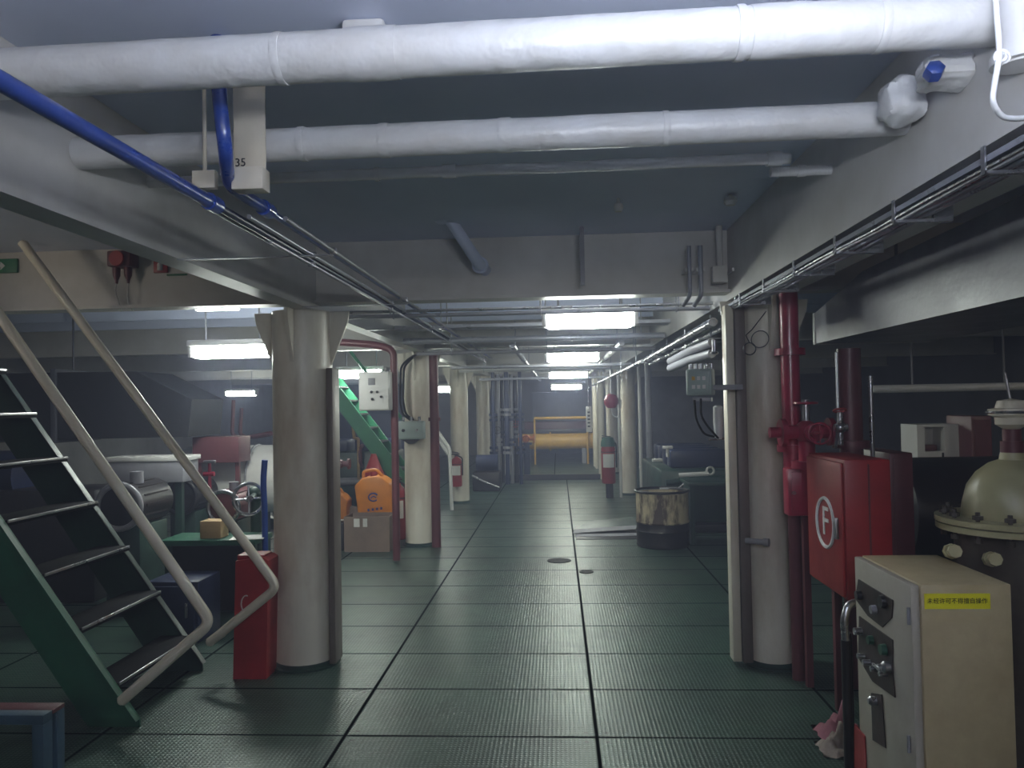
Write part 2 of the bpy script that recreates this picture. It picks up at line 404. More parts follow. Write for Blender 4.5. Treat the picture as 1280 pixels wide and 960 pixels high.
MB().lathe([(0,0),(.022,0),(.024,.012),(.022,.03),(.012,.036),(0,.036)], c, (-.1,-.8,.3), n=6).build('cap', 'blue', t)
# diagonal lump left of the first pipe joint: pale duct rising above the pipe
a = at(462, 40, 2.05); t = thing('air_shaft', 'pale vertical air trunk behind thickest pipe near its double joint', 'duct', (a.x,2.05,hp-.05))
MB().box((a.x-.06,1.98,hp+.06), (a.x+.055,2.08,ZC-.002), .012).build('trunk', 'lag', t); MB().box((a.x-.072,1.97,hp+.05), (a.x+.067,2.09,hp+.062), .004).build('flange', 'lag', t)

# hanging bracket plates on the left
a = at(303, 190, 2.2)
t = thing('pipe_hanger', 'cream flat hanger plate with handwritten number 35 behind blue bend', 'bracket', (a.x,2.2,a.z))
zt, zb_ = at(303,150,2.2).z, at(303,232,2.2).z
x0, x1 = at(282,190,2.2).x, at(323,190,2.2).x
MB().box((x0,2.255,at(303,212,2.2).z), (x1,2.262,ZC-.002), .002).build('strap', 'cream_clean', t)
MB().box((x0+.015,2.20,zb_-.01), (x1+.012,2.26,at(303,208,2.2).z), .004).build('clamp_block', 'cream_clean', t)
text('number', '35', .035, (at(300,203,2.25).x,2.253,at(300,203,2.25).z), (1,0,0), (0,0,1), 'ink', t)
a = at(254, 224, 2.25)
MB().box((a.x-.035,2.24,a.z-.025), (a.x+.035,2.27,a.z+.028), .003)
t = tag(MB().box((a.x-.036,2.25,a.z-.026), (a.x+.036,2.275,a.z+.028), .003).cyl((a.x,2.262,a.z), (a.x,2.262,ZC-.001), .006).build('pipe_clip', 'cream_clean'),
    'small white clip plate hanging between the two blue pipes', 'bracket')

# ================================================================= BLUE PIPES AND CONDUITS ALONG THE PASSAGE
zbp = 2.205
xa = -1.00
t = thing('blue_pipe', 'straight blue pipe running from upper left corner along the deckhead', 'pipe', (xa,1.0,zbp), 'blue pipes running along the passage')
xz = at(130, 176, 1.7)
xa, za = xz.x, xz.z
MB().tube([(xa,.2,za),(xa,2.25,za)], .020, 16).build('pipe', 'blue', t)
MB().tube([(xa,2.25,za),(xa,11.0,za)], .013, 12).build('extension', 'dkblue', t)
MB().cyl((xa,2.23,za), (xa,2.29,za), .026).build('coupling', 'blue', t)
xz = at(318, 252, 2.4); xb, zb = xz.x, xz.z
t = thing('blue_pipe', 'blue pipe bending down from the deck beside the hanger plate', 'pipe', (xb,2.3,zb), 'blue pipes running along the passage')
q0 = at(267, 108, 2.02); q1 = at(266, 200, 2.08)
MB().tube([(q0.x,2.05,ZC-.003),(q0.x,2.05,q0.z),(q0.x+.01,2.07,q1.z+.02),(xb-.02,2.25,zb+.01),(xb,2.5,zb)], .020, 16, bend=.07).build('pipe', 'blue', t)
MB().tube([(xb,2.5,zb),(xb,11.0,zb)], .012, 12).build('extension', 'blue', t)
MB().cyl((xb,2.47,zb), (xb,2.53,zb), .026).build('coupling', 'blue', t)
cond_desc = ['first thin conduit beside straight blue pipe', 'thin steel conduit running between both blue pipes', 'thin conduit right of the bent blue pipe', 'lowest thin steel conduit under blue pipes']
for i, (dx, dz, r, l) in enumerate(((-.05,.01,.008,cond_desc[0]), (.035,.005,.008,cond_desc[1]), (.12,.02,.009,cond_desc[2]), (.03,-.035,.006,cond_desc[3]))):
    x = xa+dx; zz = za+dz
    t = thing('conduit', l, 'conduit', (x,2.4,zz), 'thin conduits along the passage')
    MB().tube([(x,2.35+.1*i,zz),(x,10.8,zz)], r, 10).build('tube', 'conduit' if i in (1,3) else 'grey', t)
    for k in range(5):
        y = 3.1+1.5*k
        MB().box((x-.014,y,zz-r-.004), (x+.014,y+.02,zz+r+.004), .002).build('clip', 'steel', t)
m = MB()
for k in range(6):
    y = 2.95+1.5*k
    t = tag(MB().box((GL+.002,y,za-.030), (xb+.09,y+.022,za-.026))
            .build('pipe_support', 'conduit'), 'flat hanger strap under the conduits on the left of the passage', 'bracket', 'conduit hanger straps')

# cable run along the right girder
def cable_run():
    t = thing('cable_tray', 'pale cable tray with bundled cables running along the right girder', 'cable tray', (GR,3,ZB-.1))
    x0 = GR+.0; z0 = ZB-.055
    m = MB()
    m.box((x0-.005,.25,z0-.004), (x0+.10,5.0,z0)); m.box((x0-.005,.25,z0-.004), (x0,5.0,z0+.012)); m.box((x0+.095,.25,z0-.004), (x0+.10,5.0,z0+.012))
    m.build('tray', 'conduit', t)
    for k in range(6):
        x = x0+.008+.016*k; r = .008 if k % 2 else .005
        P = [(x+.004*math.sin(j*1.3+k), .25+.22*j, z0-.004-r-.003*abs(math.sin(j+k))) for j in range(22)]
        MB().tube(P, r, 8).build('cable', 'conduit' if k % 2 else 'steel', t)
    for k in range(9):
        y = .9+.5*k
        MB().box((x0-.012,y,z0-.034), (x0+.108,y+.018,z0-.026)).box((x0-.012,y,z0-.034), (x0-.008,y+.018,ZB-.02)).box((x0+.164,y,z0-.034), (x0+.108,y+.018,ZB-.02)).build('strap', 'steel', t)
cable_run()
# cable hanging at the top right corner
t = thing('hanging_cable', 'white cable hanging and knotted at the upper right corner', 'cable', at(1250,60,1.55))
P = [at(1243,-30,1.5), at(1246,20,1.5), at(1250,68,1.5), at(1243,105,1.5), at(1240,128,1.5), at(1252,147,1.52), at(1276,149,1.55), at(1300,140,1.6)]
MB().tube(P, .0055, 10, bend=.03).build('cable', 'lag', t)
k = at(1251, 70, 1.5)
MB().torus(k, (.3,1,.2), .010, .0035, 14).torus(k+V((.008,0,-.004)), (1,.4,.2), .009, .003, 14).build('tie', 'lag', t)
a = at(1275, 40, 1.72)
tag(MB().cyl((a.x,1.72,a.z-.075), (a.x,1.72,ZC-.001), .045).lathe([(.045,0),(.06,.0),(.06,.02),(.045,.02)], (a.x,1.72,a.z-.07)).build('deck_socket', 'white'), 'white vertical pipe stub at the upper right corner', 'pipe')

# round fittings under the deck in the near bay
for px, py, l in ((773,260,'small round white fitting on deckhead, left of the pair'), (913,252,'round white fitting on deckhead above right pillar, larger of the pair')):
    d = ray(px, py); Y = 3.9; c = at(px, py, Y); r = .024 if px < 800 else .034
    t = thing('deck_fitting', l, 'fitting', (c.x,Y,c.z), 'round deckhead fittings')
    MB().cyl((c.x,Y,c.z), (c.x,Y,ZC-.001), r*.35, n=12).build('stem', 'white', t)
    MB().lathe([(0,-.02),(r*.7,-.018),(r,0),(r*.9,.02),(r*.3,.03)], (c.x,Y,c.z), n=20).build('disc', 'white', t)
    MB().torus((c.x,Y,c.z-.012), (0,0,1), r*.62, .004).build('ring', 'steel', t)
# pale vertical pipes and bracket in front of the first deep beam near the right pillar
for px, w_, l in ((862,.012,'thin pale vertical pipe clipped in front of first beam, leftmost'), (876,.014,'pale vertical pipe in front of first beam, middle of three'), (921,.012,'thin pale vertical pipe in front of beam beside right pillar')):
    c = at(px, 345, 4.55); pz = at(px, 380, 4.55).z
    t = thing('vertical_conduit', l, 'pipe', (c.x,4.55,pz), 'vertical pipes by the first beam')
    MB().tube([(c.x,4.55,ZC-.125),(c.x,4.55,pz+.05),(c.x-.03 if px < 900 else c.x,4.62,pz)], w_, 12, bend=.03).build('tube', 'conduit', t)
    MB().box((c.x-.025,4.555,c.z+.03), (c.x+.025,4.70,c.z+.05)).build('clip', 'white', t)
c = at(900, 345, 4.6)
tag(MB().box((c.x-.045,4.58,c.z-.04), (c.x+.04,4.64,c.z+.06), .006).cyl((c.x,4.6,c.z+.06), (c.x,4.6,ZC-.001), .02).build('switch_box', 'girder'), 'small pale box fixed at the first beam above right pillar', 'box')
# bar hanging from the deck and a blurred diagonal bracket
c = at(728, 330, 4.5)
tag(MB().box((c.x-.013,4.5,at(728,356,4.5).z), (c.x+.013,4.53,ZC-.001)).build('hanger_bar', 'grey'), 'short dark bar hanging from the deckhead before the first beam', 'bar')
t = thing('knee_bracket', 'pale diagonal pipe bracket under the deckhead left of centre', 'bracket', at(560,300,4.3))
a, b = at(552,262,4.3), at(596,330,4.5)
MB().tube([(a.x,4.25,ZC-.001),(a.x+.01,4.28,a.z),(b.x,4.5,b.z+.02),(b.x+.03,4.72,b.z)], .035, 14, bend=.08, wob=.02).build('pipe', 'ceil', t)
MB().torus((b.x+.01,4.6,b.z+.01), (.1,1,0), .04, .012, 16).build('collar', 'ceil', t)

# ================================================================= CEILING LIGHTS
def lamp(c, L_, label, group, mat='glass', w_=.18, h_=.10, shade=False):
    x, y, z = c
    t = thing('ceiling_light', label, 'ceiling light', (x,y,z), group)
    if shade: MB().box((x-L_/2-.02,y-w_/2+.02,z-h_*.4-.012), (x+L_/2+.02,y+w_/2-.02,z-h_*.4-.001), .003).build('housing', 'white', t)
    else: MB().box((x-L_/2-.03,y-w_/2,z+h_*.6), (x+L_/2+.03,y+w_/2,z+h_*.6+.05), .012).build('housing', 'white', t)
    MB().box((x-L_/2,y-w_/2+.01,z-h_*.4), (x+L_/2,y+w_/2-.01,z+h_*.6), .035, 4).build('diffuser', mat, t)
    if shade:  # opaque tray added under unseen lamps so they shine upwards only
        MB().prism([(x-L_/2-.04,y-.12,z-h_*.1),(x-L_/2-.04,y-.08,z-h_*.4-.025),(x-L_/2-.04,y+.08,z-h_*.4-.025),(x-L_/2-.04,y+.12,z-h_*.1),(x-L_/2-.04,y+.11,z-h_*.1),(x-L_/2-.04,y+.075,z-h_*.4-.015),(x-L_/2-.04,y-.075,z-h_*.4-.015),(x-L_/2-.04,y-.11,z-h_*.1)], (L_+.08,0,0)).build('added_tray', 'white', t)
    for s in (-1, 1):
        MB().box((x+s*(L_/2-.008),y-w_/2+.012,z-h_*.3), (x+s*(L_/2+.022),y+w_/2-.012,z+h_*.6), .006).build('end_cap', 'white', t)
        MB().cyl((x+s*(L_*.35 if not shade else L_/2+.01),y,z+h_*.6+(.05 if not shade else -.02)), (x+s*(L_*.35 if not shade else L_/2+.01),y,ZC-.001), .008, n=8).build('hanger', 'conduit', t)
    return t
g = 'lit ceiling lights over the passage'
for (px, py, Y, L_, l) in ((737,401,5.4,.62,'largest lit ceiling light over passage, nearest the camera'), (716,447,9.4,.64,'second lit ceiling light along the passage'),
        (710,469,13.3,.66,'third lit ceiling light along the passage'), (708,484,17.4,.68,'fourth and farthest lit ceiling light over the passage')):
    c = at(px, py, Y); lamp((c.x, Y, c.z-.01), L_, l, g)
g = 'lit ceiling lights over the left machinery'
for (px, py, Y, L_, l) in ((291,440,6.3,.66,'lit ceiling light left of the largest pillar'), (302,492,15.5,.62,'small distant lit ceiling light low left of largest pillar'),
        (452,468,9.6,.55,'lit ceiling light partly behind the white control panel'), (551,487,13.8,.45,'lit ceiling light between second and third left pillars')):
    c = at(px, py, Y); lamp((c.x, Y, c.z-.01), L_, l, g)
lamp((-4.0,2.9,2.2), .66, 'unseen uplight left of the ladder, added to brighten the left beam', g, 'glassL', shade=True)  # added out of view: lights the left beam, not the ladder
lamp((4.4,4.0,2.3), .66, 'weak unseen light at far right, added for the pale pipe', 'added lights at the right, out of view', 'glassD')  # added out of view so the pale cross pipe shows
lamp((2.6,-1.6,2.3), .66, 'unseen light at right behind the camera, added as faint fill', 'added lights at the right, out of view', 'glassD')  # added behind the camera as faint fill for the right side
# lamps overhead and behind the photographer; the hanging uplight is added for the deckhead
lamp((.42,.68,2.13), .66, 'overhead light before first crossing pipe, with an added tray below', 'lit ceiling lights over the passage', 'glassS', w_=.13, shade=True)
lamp((.5,-.5,1.98), .66, 'unseen uplight behind the camera, added to brighten the deckhead', 'lit ceiling lights over the passage', 'glassS', w_=.13, shade=True)  # added out of view to light the deckhead between the pipes
lamp((-.3,-2.2,2.30), .66, 'ceiling light behind the camera over the passage', 'lit ceiling lights over the passage', 'glassB')
c = at(272, 386, 5.6)
t = thing('ceiling_light', 'thin lit strip light tucked behind the left white beam', 'ceiling light', c)
MB().box((c.x-.16,5.58,c.z-.012), (c.x+.16,5.62,c.z+.012), .004).build('diffuser', 'glass', t)
MB().box((c.x-.18,5.57,c.z+.012), (c.x+.18,5.63,c.z+.04), .004).build('housing', 'white', t)
MB().cyl((c.x,5.6,c.z+.04), (c.x,5.6,ZC-.001), .008, n=8).build('hanger', 'conduit', t)

# transverse pipes and trays beyond the first beam
tr = [(386,5.05,.010,'steel','thin bright conduit crossing just behind the first beam'), (392,5.15,.014,'conduit','grey conduit crossing behind the first beam, second of the pair'),
      (424,7.3,.028,'conduit','grey pipe crossing the passage below nearest ceiling light'), (440,8.0,.02,'grey','dark pipe crossing the passage before the second beam'),
      (462,11.5,.035,'white','white pipe crossing the passage before the third ceiling light'), (474,14.5,.025,'conduit','distant pipe crossing under the third ceiling light')]
for y_, Y, r, mt, l in tr:
    z_ = at(620, y_, Y).z
    t = thing('cross_pipe', l, 'pipe', (-.2,Y,z_), 'pipes crossing the passage')
    MB().tube([(GL+.03,Y,z_),(GR-.03,Y,z_)], r, 14).build('pipe', mt, t)
    for X in (-1.1,-.1,.8):
        MB().cyl((X,Y,z_+r*.5), (X,Y,ZC-.001), .006, n=8).torus((X,Y,z_), (1,0,0), r+.004, .005, 16, 6).build('hanger', 'conduit', t)
for Y, py, l in ((6.9,409,'perforated tray crossing passage behind the nearest ceiling light'), (10.6,460,'perforated tray crossing passage behind the second ceiling light')):
    z_ = at(620, py, Y).z
    t = thing('cable_tray', l, 'cable tray', (-.2,Y,z_), 'cable trays crossing the passage')
    MB().box((GL+.03,Y,z_), (GR-.03,Y+.2,z_+.004)).box((GL+.03,Y,z_), (GR-.03,Y+.004,z_+.035)).box((GL+.03,Y+.196,z_), (GR-.03,Y+.2,z_+.035)).build('tray', 'conduit', t)
    for k in range(4): MB().tube([(GL+.03+.52*j,Y+.03+.045*k+.004*math.sin(j*2+k),z_+.016) for j in range(5)]+[(GR-.03,Y+.03+.045*k,z_+.016)], .010, 8).build('cable', 'grey' if k % 2 else 'black', t)
    for X in (-1.0, .6): MB().cyl((X,Y+.1,z_), (X,Y+.1,ZC-.001), .006, n=8).build('hanger', 'conduit', t)
# longitudinal pipes high over the passage, in the far bays
for x, z_, r, mt, l in ((-.45,2.19,.03,'conduit','grey pipe along the far passage above the left pillars'), (.66,2.19,.03,'white','white pipe along far passage at right of ceiling lights'), (.86,2.00,.02,'steel','steel pipe along far passage hugging the right cable tray')):
    t = thing('overhead_pipe', l, 'pipe', (x,9,z_), 'pipes along the far passage')
    MB().tube([(x,7.8,z_),(x,20.5,z_)], r, 14).build('pipe', mt, t)
    for k in range(6): MB().torus((x,8.4+2*k,z_), (0,1,0), r+.006, .006, 16, 6).cyl((x,8.4+2*k,z_+r), (x,8.4+2*k,ZC-.125), .006, n=8).build('hanger', 'conduit', t)
# big grey ducting run at the right of the passage, beyond the pillar (seen as a pale diagonal)
t = thing('diagonal_pipe_bundle', 'pair of bright steel pipes slanting beside the right girder beyond nearest light', 'pipe', (1.0,6.5,2.0))
MB().tube([(GR+.0,5.2,2.12),(GR+.0,9.5,2.08)], .03, 14).build('pipe', 'steel', t)
MB().tube([(GR+.09,5.2,2.09),(GR+.09,9.5,2.05)], .02, 14).build('pipe', 'steel', t)
for k in range(4): MB().box((GR-.05,5.5+1.1*k,2.03), (GR+.13,5.53+1.1*k,2.038)).cyl((GR+.045,5.515+1.1*k,2.035), (GR+.045,5.515+1.1*k,ZB-.02), .006, n=8).build('strap', 'conduit', t)
# duct seen at upper right
t = thing('ventilation_duct', 'large dark grey duct at upper right ending in a bright rim', 'duct', (1.9,3,1.96))
dX = at(1018, 430, 5.0); 
MB().prism([(dX.x,.2,dX.z),(dX.x,5.0,dX.z),(dX.x,5.0,dX.z+.19),(dX.x,4.2,dX.z+.33),(dX.x,.2,dX.z+.40)], (.7,0,0)).build('duct', 'grey', t)
MB().box((dX.x-.006,4.97,dX.z-.006), (dX.x+.706,5.005,dX.z+.196), .002).build('end_flange', 'white', t)
for y in (1.2, 2.6, 4.0): MB().cyl((dX.x+.1,y+.02,dX.z+.3), (dX.x+.1,y+.02,ZC-.002), .008, n=8).build('hanger', 'grey', t)

# ================================================================= SHIP'S LADDER, LEFT FOREGROUND
YN, YFAR = 3.80, 4.60
n0 = at(240, 795, YFAR)           # far end of lowest nosing
rise, run = .276, .197
t = thing('ladder', "steep green steel ship's ladder with cream handrails at lower left", 'ladder', (n0.x,4.2,0))
xf = at(172, 918, YN).x
def stringer(Y, x0):
    sl = rise/run; H = 2.62; w_ = .25
    # top edge line from the foot up, plate width measured horizontally
    pts = [(x0,Y,0), (x0,Y,.04), (x0-(H-.04)/sl,Y,H), (x0-(H-.04)/sl-w_,Y,H), (x0-w_-.02,Y,0)]
    m = MB().prism(pts, (0,.012,0))
    d = V((-run,0,rise)).normalized(); nn = V((rise,0,run)).normalized()
    a = V((x0,Y,.04)); b = V((x0-(H-.04)/sl,Y,H))
    s = 1 if Y < 4.2 else -1
    m.prism([a, a-nn*.012, b-nn*.012, b], (0,.05*(-s),0) if False else (0,.05,0) if s < 0 else (0,-.035,0))
    return m
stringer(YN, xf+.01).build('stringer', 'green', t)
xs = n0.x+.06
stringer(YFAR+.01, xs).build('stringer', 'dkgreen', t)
for k in range(9):
    z_ = n0.z+rise*k; x = n0.x-run*k
    if z_ > 2.6: break
    td = MB().box((x-.20,YN+.013,z_-.03), (x,YFAR+.009,z_), .002).build('tread', 'tread', t)
    MB().box((x-.001,YN+.02,z_-.014), (x+.006,YFAR,z_+.002), .002).build('nosing', 'nosing', td)
def rail(Y, dy, bend_px, end_px, top):
    b = at(*bend_px, Y); e = at(*end_px, Y); tp = at(*top, Y)
    P = [e, e+(b-e)*.06, b, tp]
    m = MB().tube([(q.x,Y,q.z) for q in P], .027, 16, bend=.06)
    m.cyl((e.x,Y,e.z), (e.x,Y+dy,e.z), .024, n=14)
    return m
rail(YN-.03, .05, (264,778), (152,876), (-60,308)).build('handrail', 'cream_clean', t)
rail(4.42, .18, (347,734), (262,803), (28,303)).build('handrail', 'cream_clean', t)
# small hook on the foot
# blue-grey frame at the lower left corner
a = atz(62, 1010)
t = thing('metal_trestle', 'dull blue metal frame at the bottom left corner', 'frame', (-2.2,3.0,0))
f0 = at(58, 892, 3.1)
MB().box((f0.x-.75,3.08,f0.z-.04), (f0.x,3.14,f0.z), .004).build('rail', 'dullblue', t)
MB().box((f0.x-.05,3.08,0), (f0.x,3.14,f0.z-.04), .004).build('leg', 'dullblue', t)
MB().box((f0.x-.75,3.08,0), (f0.x-.70,3.14,f0.z-.04), .004).build('leg', 'dullblue', t)
MB().box((f0.x-.75,3.14,f0.z-.02), (f0.x,3.22,f0.z), .004).build('top', 'maroon', t)
for xx in (f0.x-.75, f0.x-.05): MB().box((xx,3.17,0), (xx+.05,3.22,f0.z-.02), .004).build('leg', 'dullblue', t)

# ================================================================= RED BOX BY THE LEFT PILLAR
a, b = atz(292, 838), atz(337, 838)
Yr = 4.475; x0, x1 = at(291,780,Yr).x, -1.728; zt = at(310, 697, Yr).z
t = thing('red_box', 'tall narrow red box standing between ladder and largest pillar', 'box', (x0+.1,Yr+.1,0))
MB().prism([(x0-.002,Yr,0),(x1-.02,Yr,0),(x1,Yr,zt-.02),(x1-.03,Yr,zt),(x0+.02,Yr,zt-.02)], (0,.165,0)).build('body', 'red', t)
MB().box((x0+.02,Yr+.02,zt-.02), (x1-.03,Yr+.15,zt+.012), .008).build('lid', 'red', t)
tx = at(308, 755, Yr)
MB().tube([(tx.x+.03*math.cos(q),Yr-.002,tx.z+.05*math.sin(q)) for q in [PI*.4+PI*1.0*i/10 for i in range(11)]], .004, 6).build('painted_mark', 'whiteink', t)

# ================================================================= THINGS ON THE LEFT BEAM
def atY(px, py, Y=4.64): return at(px, py, Y)
c = atY(152, 325)
t = thing('alarm_horn', 'dark red alarm unit with two hanging tails on the white beam', 'alarm', c)
MB().box((c.x-.075,4.60,c.z-.045), (c.x+.075,4.715,c.z+.055), .012).build('body', 'maroon', t)
MB().lathe([(.03,0),(.05,.02),(.045,.03),(0,.03)], (c.x,4.605,c.z), (0,-1,0), n=20).build('lens', 'red', t)
for s in (-.045, .03):
    MB().lathe([(.024,0),(.022,-.05),(.01,-.08),(.008,-.1)], (c.x+s,4.66,c.z-.045), n=12).build('gland', 'maroon', t)
    MB().tube([(c.x+s,4.66,c.z-.13),(c.x+s*1.1,4.65,c.z-.2),(c.x+s*.7,4.66,c.z-.26),(c.x+s*1.1+.02,4.68,c.z-.32)], .004, 6, bend=.03).build('cable', 'white', t)
c = atY(194, 330)
t = thing('extinguisher_sign', 'small red sign with a white extinguisher symbol on left beam', 'sign', c)
w2 = .044
MB().box((c.x-w2,4.700,c.z-w2), (c.x+w2,4.718,c.z+w2), .002).build('plate', 'red', t)
MB().lathe([(0,0),(.016,0),(.016,.04),(.008,.048),(.006,.056),(0,.056)], (c.x,4.697,c.z-.03), n=12).box((c.x-.002,4.692,c.z+.02), (c.x+.018,4.698,c.z+.026)).build('symbol', 'whiteink', t)
c = atY(0, 330)
t = thing('escape_sign', 'green safety sign on the white beam at left edge', 'sign', c)
MB().box((c.x-.12,4.700,c.z-.045), (c.x+.066,4.718,c.z+.045), .002).build('plate', 'brightgreen', t)
MB().box((c.x-.09,4.696,c.z-.01), (c.x-.04,4.70,c.z+.01)).prism([(c.x-.04,4.696,c.z-.025),(c.x-.01,4.696,c.z),(c.x-.04,4.696,c.z+.025)], (0,.004,0)).build('arrow', 'whiteink', t)
c = atY(215, 341)
tag(MB().box((c.x-.07,4.708,c.z-.006), (c.x+.06,4.718,c.z+.006), .001).build('tape_strip', 'brightgreen'), 'thin green tape strip under the small red sign', 'tape')

# ================================================================= LEFT MACHINERY
def wheel(mbp, c, ax, r, parent, mat='steel', spokes=4):
    m = MB().torus(c, ax, r, r*.11)
    x, y = frame(V(ax)); c = V(c)
    for k in range(spokes):
        q = PI*k/spokes*2; m.cyl(c, c+(x*math.cos(q)+y*math.sin(q))*r, r*.07, n=8)
    m.cyl(c-V(ax).normalized()*.02, c+V(ax).normalized()*.02, r*.2, n=12)
    return m.build('handwheel', mat, parent)
def valve(c, s, label, mat='redpipe', wm='red', ax=(0,-1,0), group=None):
    c = V(c); t = thing('valve', label, 'valve', c, group)
    MB().sphere(c, .06*s, (1,1,1)).cyl(c+V((-.12*s,0,0)), c+V((.12*s,0,0)), .035*s).cyl(c+V((-.13*s,0,0)), c+V((-.105*s,0,0)), .07*s).cyl(c+V((.105*s,0,0)), c+V((.13*s,0,0)), .07*s).build('body', mat, t)
    a = V(ax).normalized()
    MB().cyl(c, c+a*.14*s, .03*s, .022*s).cyl(c+a*.10*s, c+a*.12*s, .045*s).cyl(c+a*.12*s, c+a*.22*s, .010*s, n=10).build('bonnet', mat, t)
    wheel(None, c+a*.2*s, a, .05*s, t, wm)
    return t
# long white lagged tank lying across, behind the pumps
a = at(235, 600, 8.2); b = at(345, 585, 8.2); zc = (a.z+b.z)/2 - .05
t = thing('lagged_tank', 'long white horizontal tank behind the pumps left of largest pillar', 'tank', ((a.x+b.x)/2,8.2,0))
r = .36
MB().lathe([(0,-.12),(r*.6,-.09),(r*.95,-.02),(r,.05),(r,b.x-a.x-.05+.4),(r*.95,b.x-a.x+.42),(0,b.x-a.x+.5)], (a.x,8.2,zc), (1,0,0), n=40).build('shell', 'white', t)
for f in (.25, .8):
    X = a.x+(b.x-a.x)*f
    MB().box((X-.05,7.98,0), (X+.05,8.42,zc-r*.8), .01).build('saddle', 'dkgreen', t)
    MB().torus((X,8.2,zc), (1,0,0), r+.004, .012, 40).build('band', 'grey', t)
# dark trunking over it
a = at(90, 520, 7.2); b = at(300, 540, 7.2)
t = thing('air_duct', 'dark wide duct hanging above the white tank at left', 'duct', (a.x,7.4,b.z))
zt, zb_ = at(150,462,7.2).z, at(150,550,7.2).z
MB().prism([(a.x-2.2,7.2,zb_),(at(235,540,7.2).x,7.2,zb_+.02),(at(240,520,7.2).x,7.2,zt-.30),(at(170,500,7.2).x,7.2,zt-.02),(a.x-2.2,7.2,zt)], (0,.7,0)).build('duct', 'rubber', t)
for f in (0.2, 1.0): MB().box((a.x-f,7.17,zb_-.02), (a.x-f+.05,7.92,zt+.02), .004).cyl((a.x-f+.02,7.5,zt), (a.x-f+.02,7.5,ZC-.001), .01, n=8).build('joint_flange', 'darkwall', t)
c = at(272, 562, 7.6)
t = thing('maroon_cabinet', 'maroon metal cabinet below the distant light, left of largest pillar', 'cabinet', (c.x,7.6,0))
MB().box((c.x-.24,7.55,at(272,578,7.6).z), (c.x+.24,7.85,at(272,546,7.6).z), .008).build('body', 'maroon', t)
for X in (c.x-.22, c.x+.18): MB().box((X,7.6,0), (X+.04,7.64,at(272,578,7.6).z)).build('leg', 'maroon', t)
t = thing('dark_machine', 'big dark machine casing behind the ladder treads', 'machine', (-5.6,6.6,0))
MB().box((-7.2,6.2,.0), (at(118,600,6.2).x,6.66,.95), .04).build('casing', 'black', t)
MB().cyl((-6.9,6.43,1.05), (-4.6,6.43,1.05), .22, n=24).build('cylinder', 'dkblue', t)
for k in range(4): MB().box((-7.0+.6*k,6.185,.15), (-6.55+.6*k,6.199,.75), .004).build('cover_plate', 'dkgreen', t)
# pumps
def pump(c, s, label, mat, ring, group='pumps at left'):
    x, y, z = c
    t = thing('pump', label, 'pump', (x,y,0), group)
    MB().lathe([(0,-.34*s),(.10*s,-.34*s),(.20*s,-.30*s),(.205*s,.28*s),(.17*s,.32*s),(0,.33*s)], (x,y,z), (0,1,0), n=32).build('motor', mat, t)
    MB().torus((x,y-.31*s,z), (0,1,0), .20*s, .028*s, 36, 10).build('rim', ring, t)
    m = MB()
    for k in range(14):
        q = 2*PI*k/14; d = V((math.cos(q),0,math.sin(q)))
        m.box((x+d.x*.20*s-.004,y-.2*s,z+d.z*.2*s-.012*s), (x+d.x*.20*s+.004,y+.22*s,z+d.z*.2*s+.012*s), 0)
    m.build('cooling_fins', mat, t)
    MB().box((x-.16*s,y-.25*s,0), (x+.16*s,y+.25*s,z-.185*s), .01).build('pedestal', 'dkgreen', t)
    MB().cyl((x+.05*s,y-.1*s,z+.19*s), (x+.05*s,y-.1*s,z+.30*s), .06*s).build('terminal_box', 'grey', t)
    return t
c = at(172, 628, 6.0); pump((c.x,6.0,c.z), .85, 'black pump with grey ring seen between the ladder handrails', 'black', 'grey')
c = at(222, 622, 7.2); pump((c.x,7.5,c.z), .8, 'dark pump motor behind the far handrail', 'black', 'black')
c = at(292, 630, 6.1); pump((c.x,6.1,c.z), .62, 'smaller dark pump beside the handwheel left of largest pillar', 'maroon', 'steel')
c = at(318, 622, 5.7); t = thing('hand_valve', 'dark valve with bright spoked handwheel left of largest pillar', 'valve', (c.x,5.7,0))
wheel(None, (c.x-.01,5.62,c.z), (.9,-1,.1), .115, t)
MB().cyl((c.x,5.63,c.z), (c.x-.06,5.85,c.z), .022).sphere((c.x-.07,5.9,c.z), .07).cyl((c.x-.07,5.9,0), (c.x-.07,5.9,c.z), .04).build('body', 'dkgreen', t)
c = at(262, 588, 6.3)
t = thing('red_valve_handle', 'small red valve fitting standing over the dark pumps', 'valve', (c.x,6.3,c.z))
MB().cyl((c.x,6.3,0), (c.x,6.3,c.z+.06), .014).cyl((c.x-.05,6.3,c.z-.03), (c.x+.04,6.3,c.z-.03), .02).build('body', 'redpipe', t)
MB().box((c.x-.05,6.28,c.z+.06), (c.x+.05,6.32,c.z+.085), .006).build('handle', 'steel', t)
c = at(333, 606, 5.6)
t = tag(MB().tube([at(331,575,5.6), at(329,600,5.6), at(331,640,5.6), V((at(331,660,5.6).x,5.6,.0))], .022, 12, bend=.08).build('blue_hose', 'bluecloth'), 'blue hose hanging at the left edge of largest pillar', 'hose')
# white plates/tubing above pumps
c = at(190, 582, 6.8)
t = thing('white_locker', 'low pale box lying on the machinery behind near handrail', 'box', (c.x,6.8,c.z))
MB().box((c.x-.36,6.7,at(190,602,6.8).z), (c.x+.34,7.0,at(190,574,6.8).z), .01).build('body', 'grey', t); MB().box((c.x-.38,6.69,at(190,576,6.8).z), (c.x+.36,7.01,at(190,570,6.8).z), .006).build('lid', 'white', t)
for X in (c.x-.3, c.x+.24): MB().box((X,6.75,0), (X+.06,6.8,at(190,602,6.8).z)).build('leg', 'dkgreen', t)
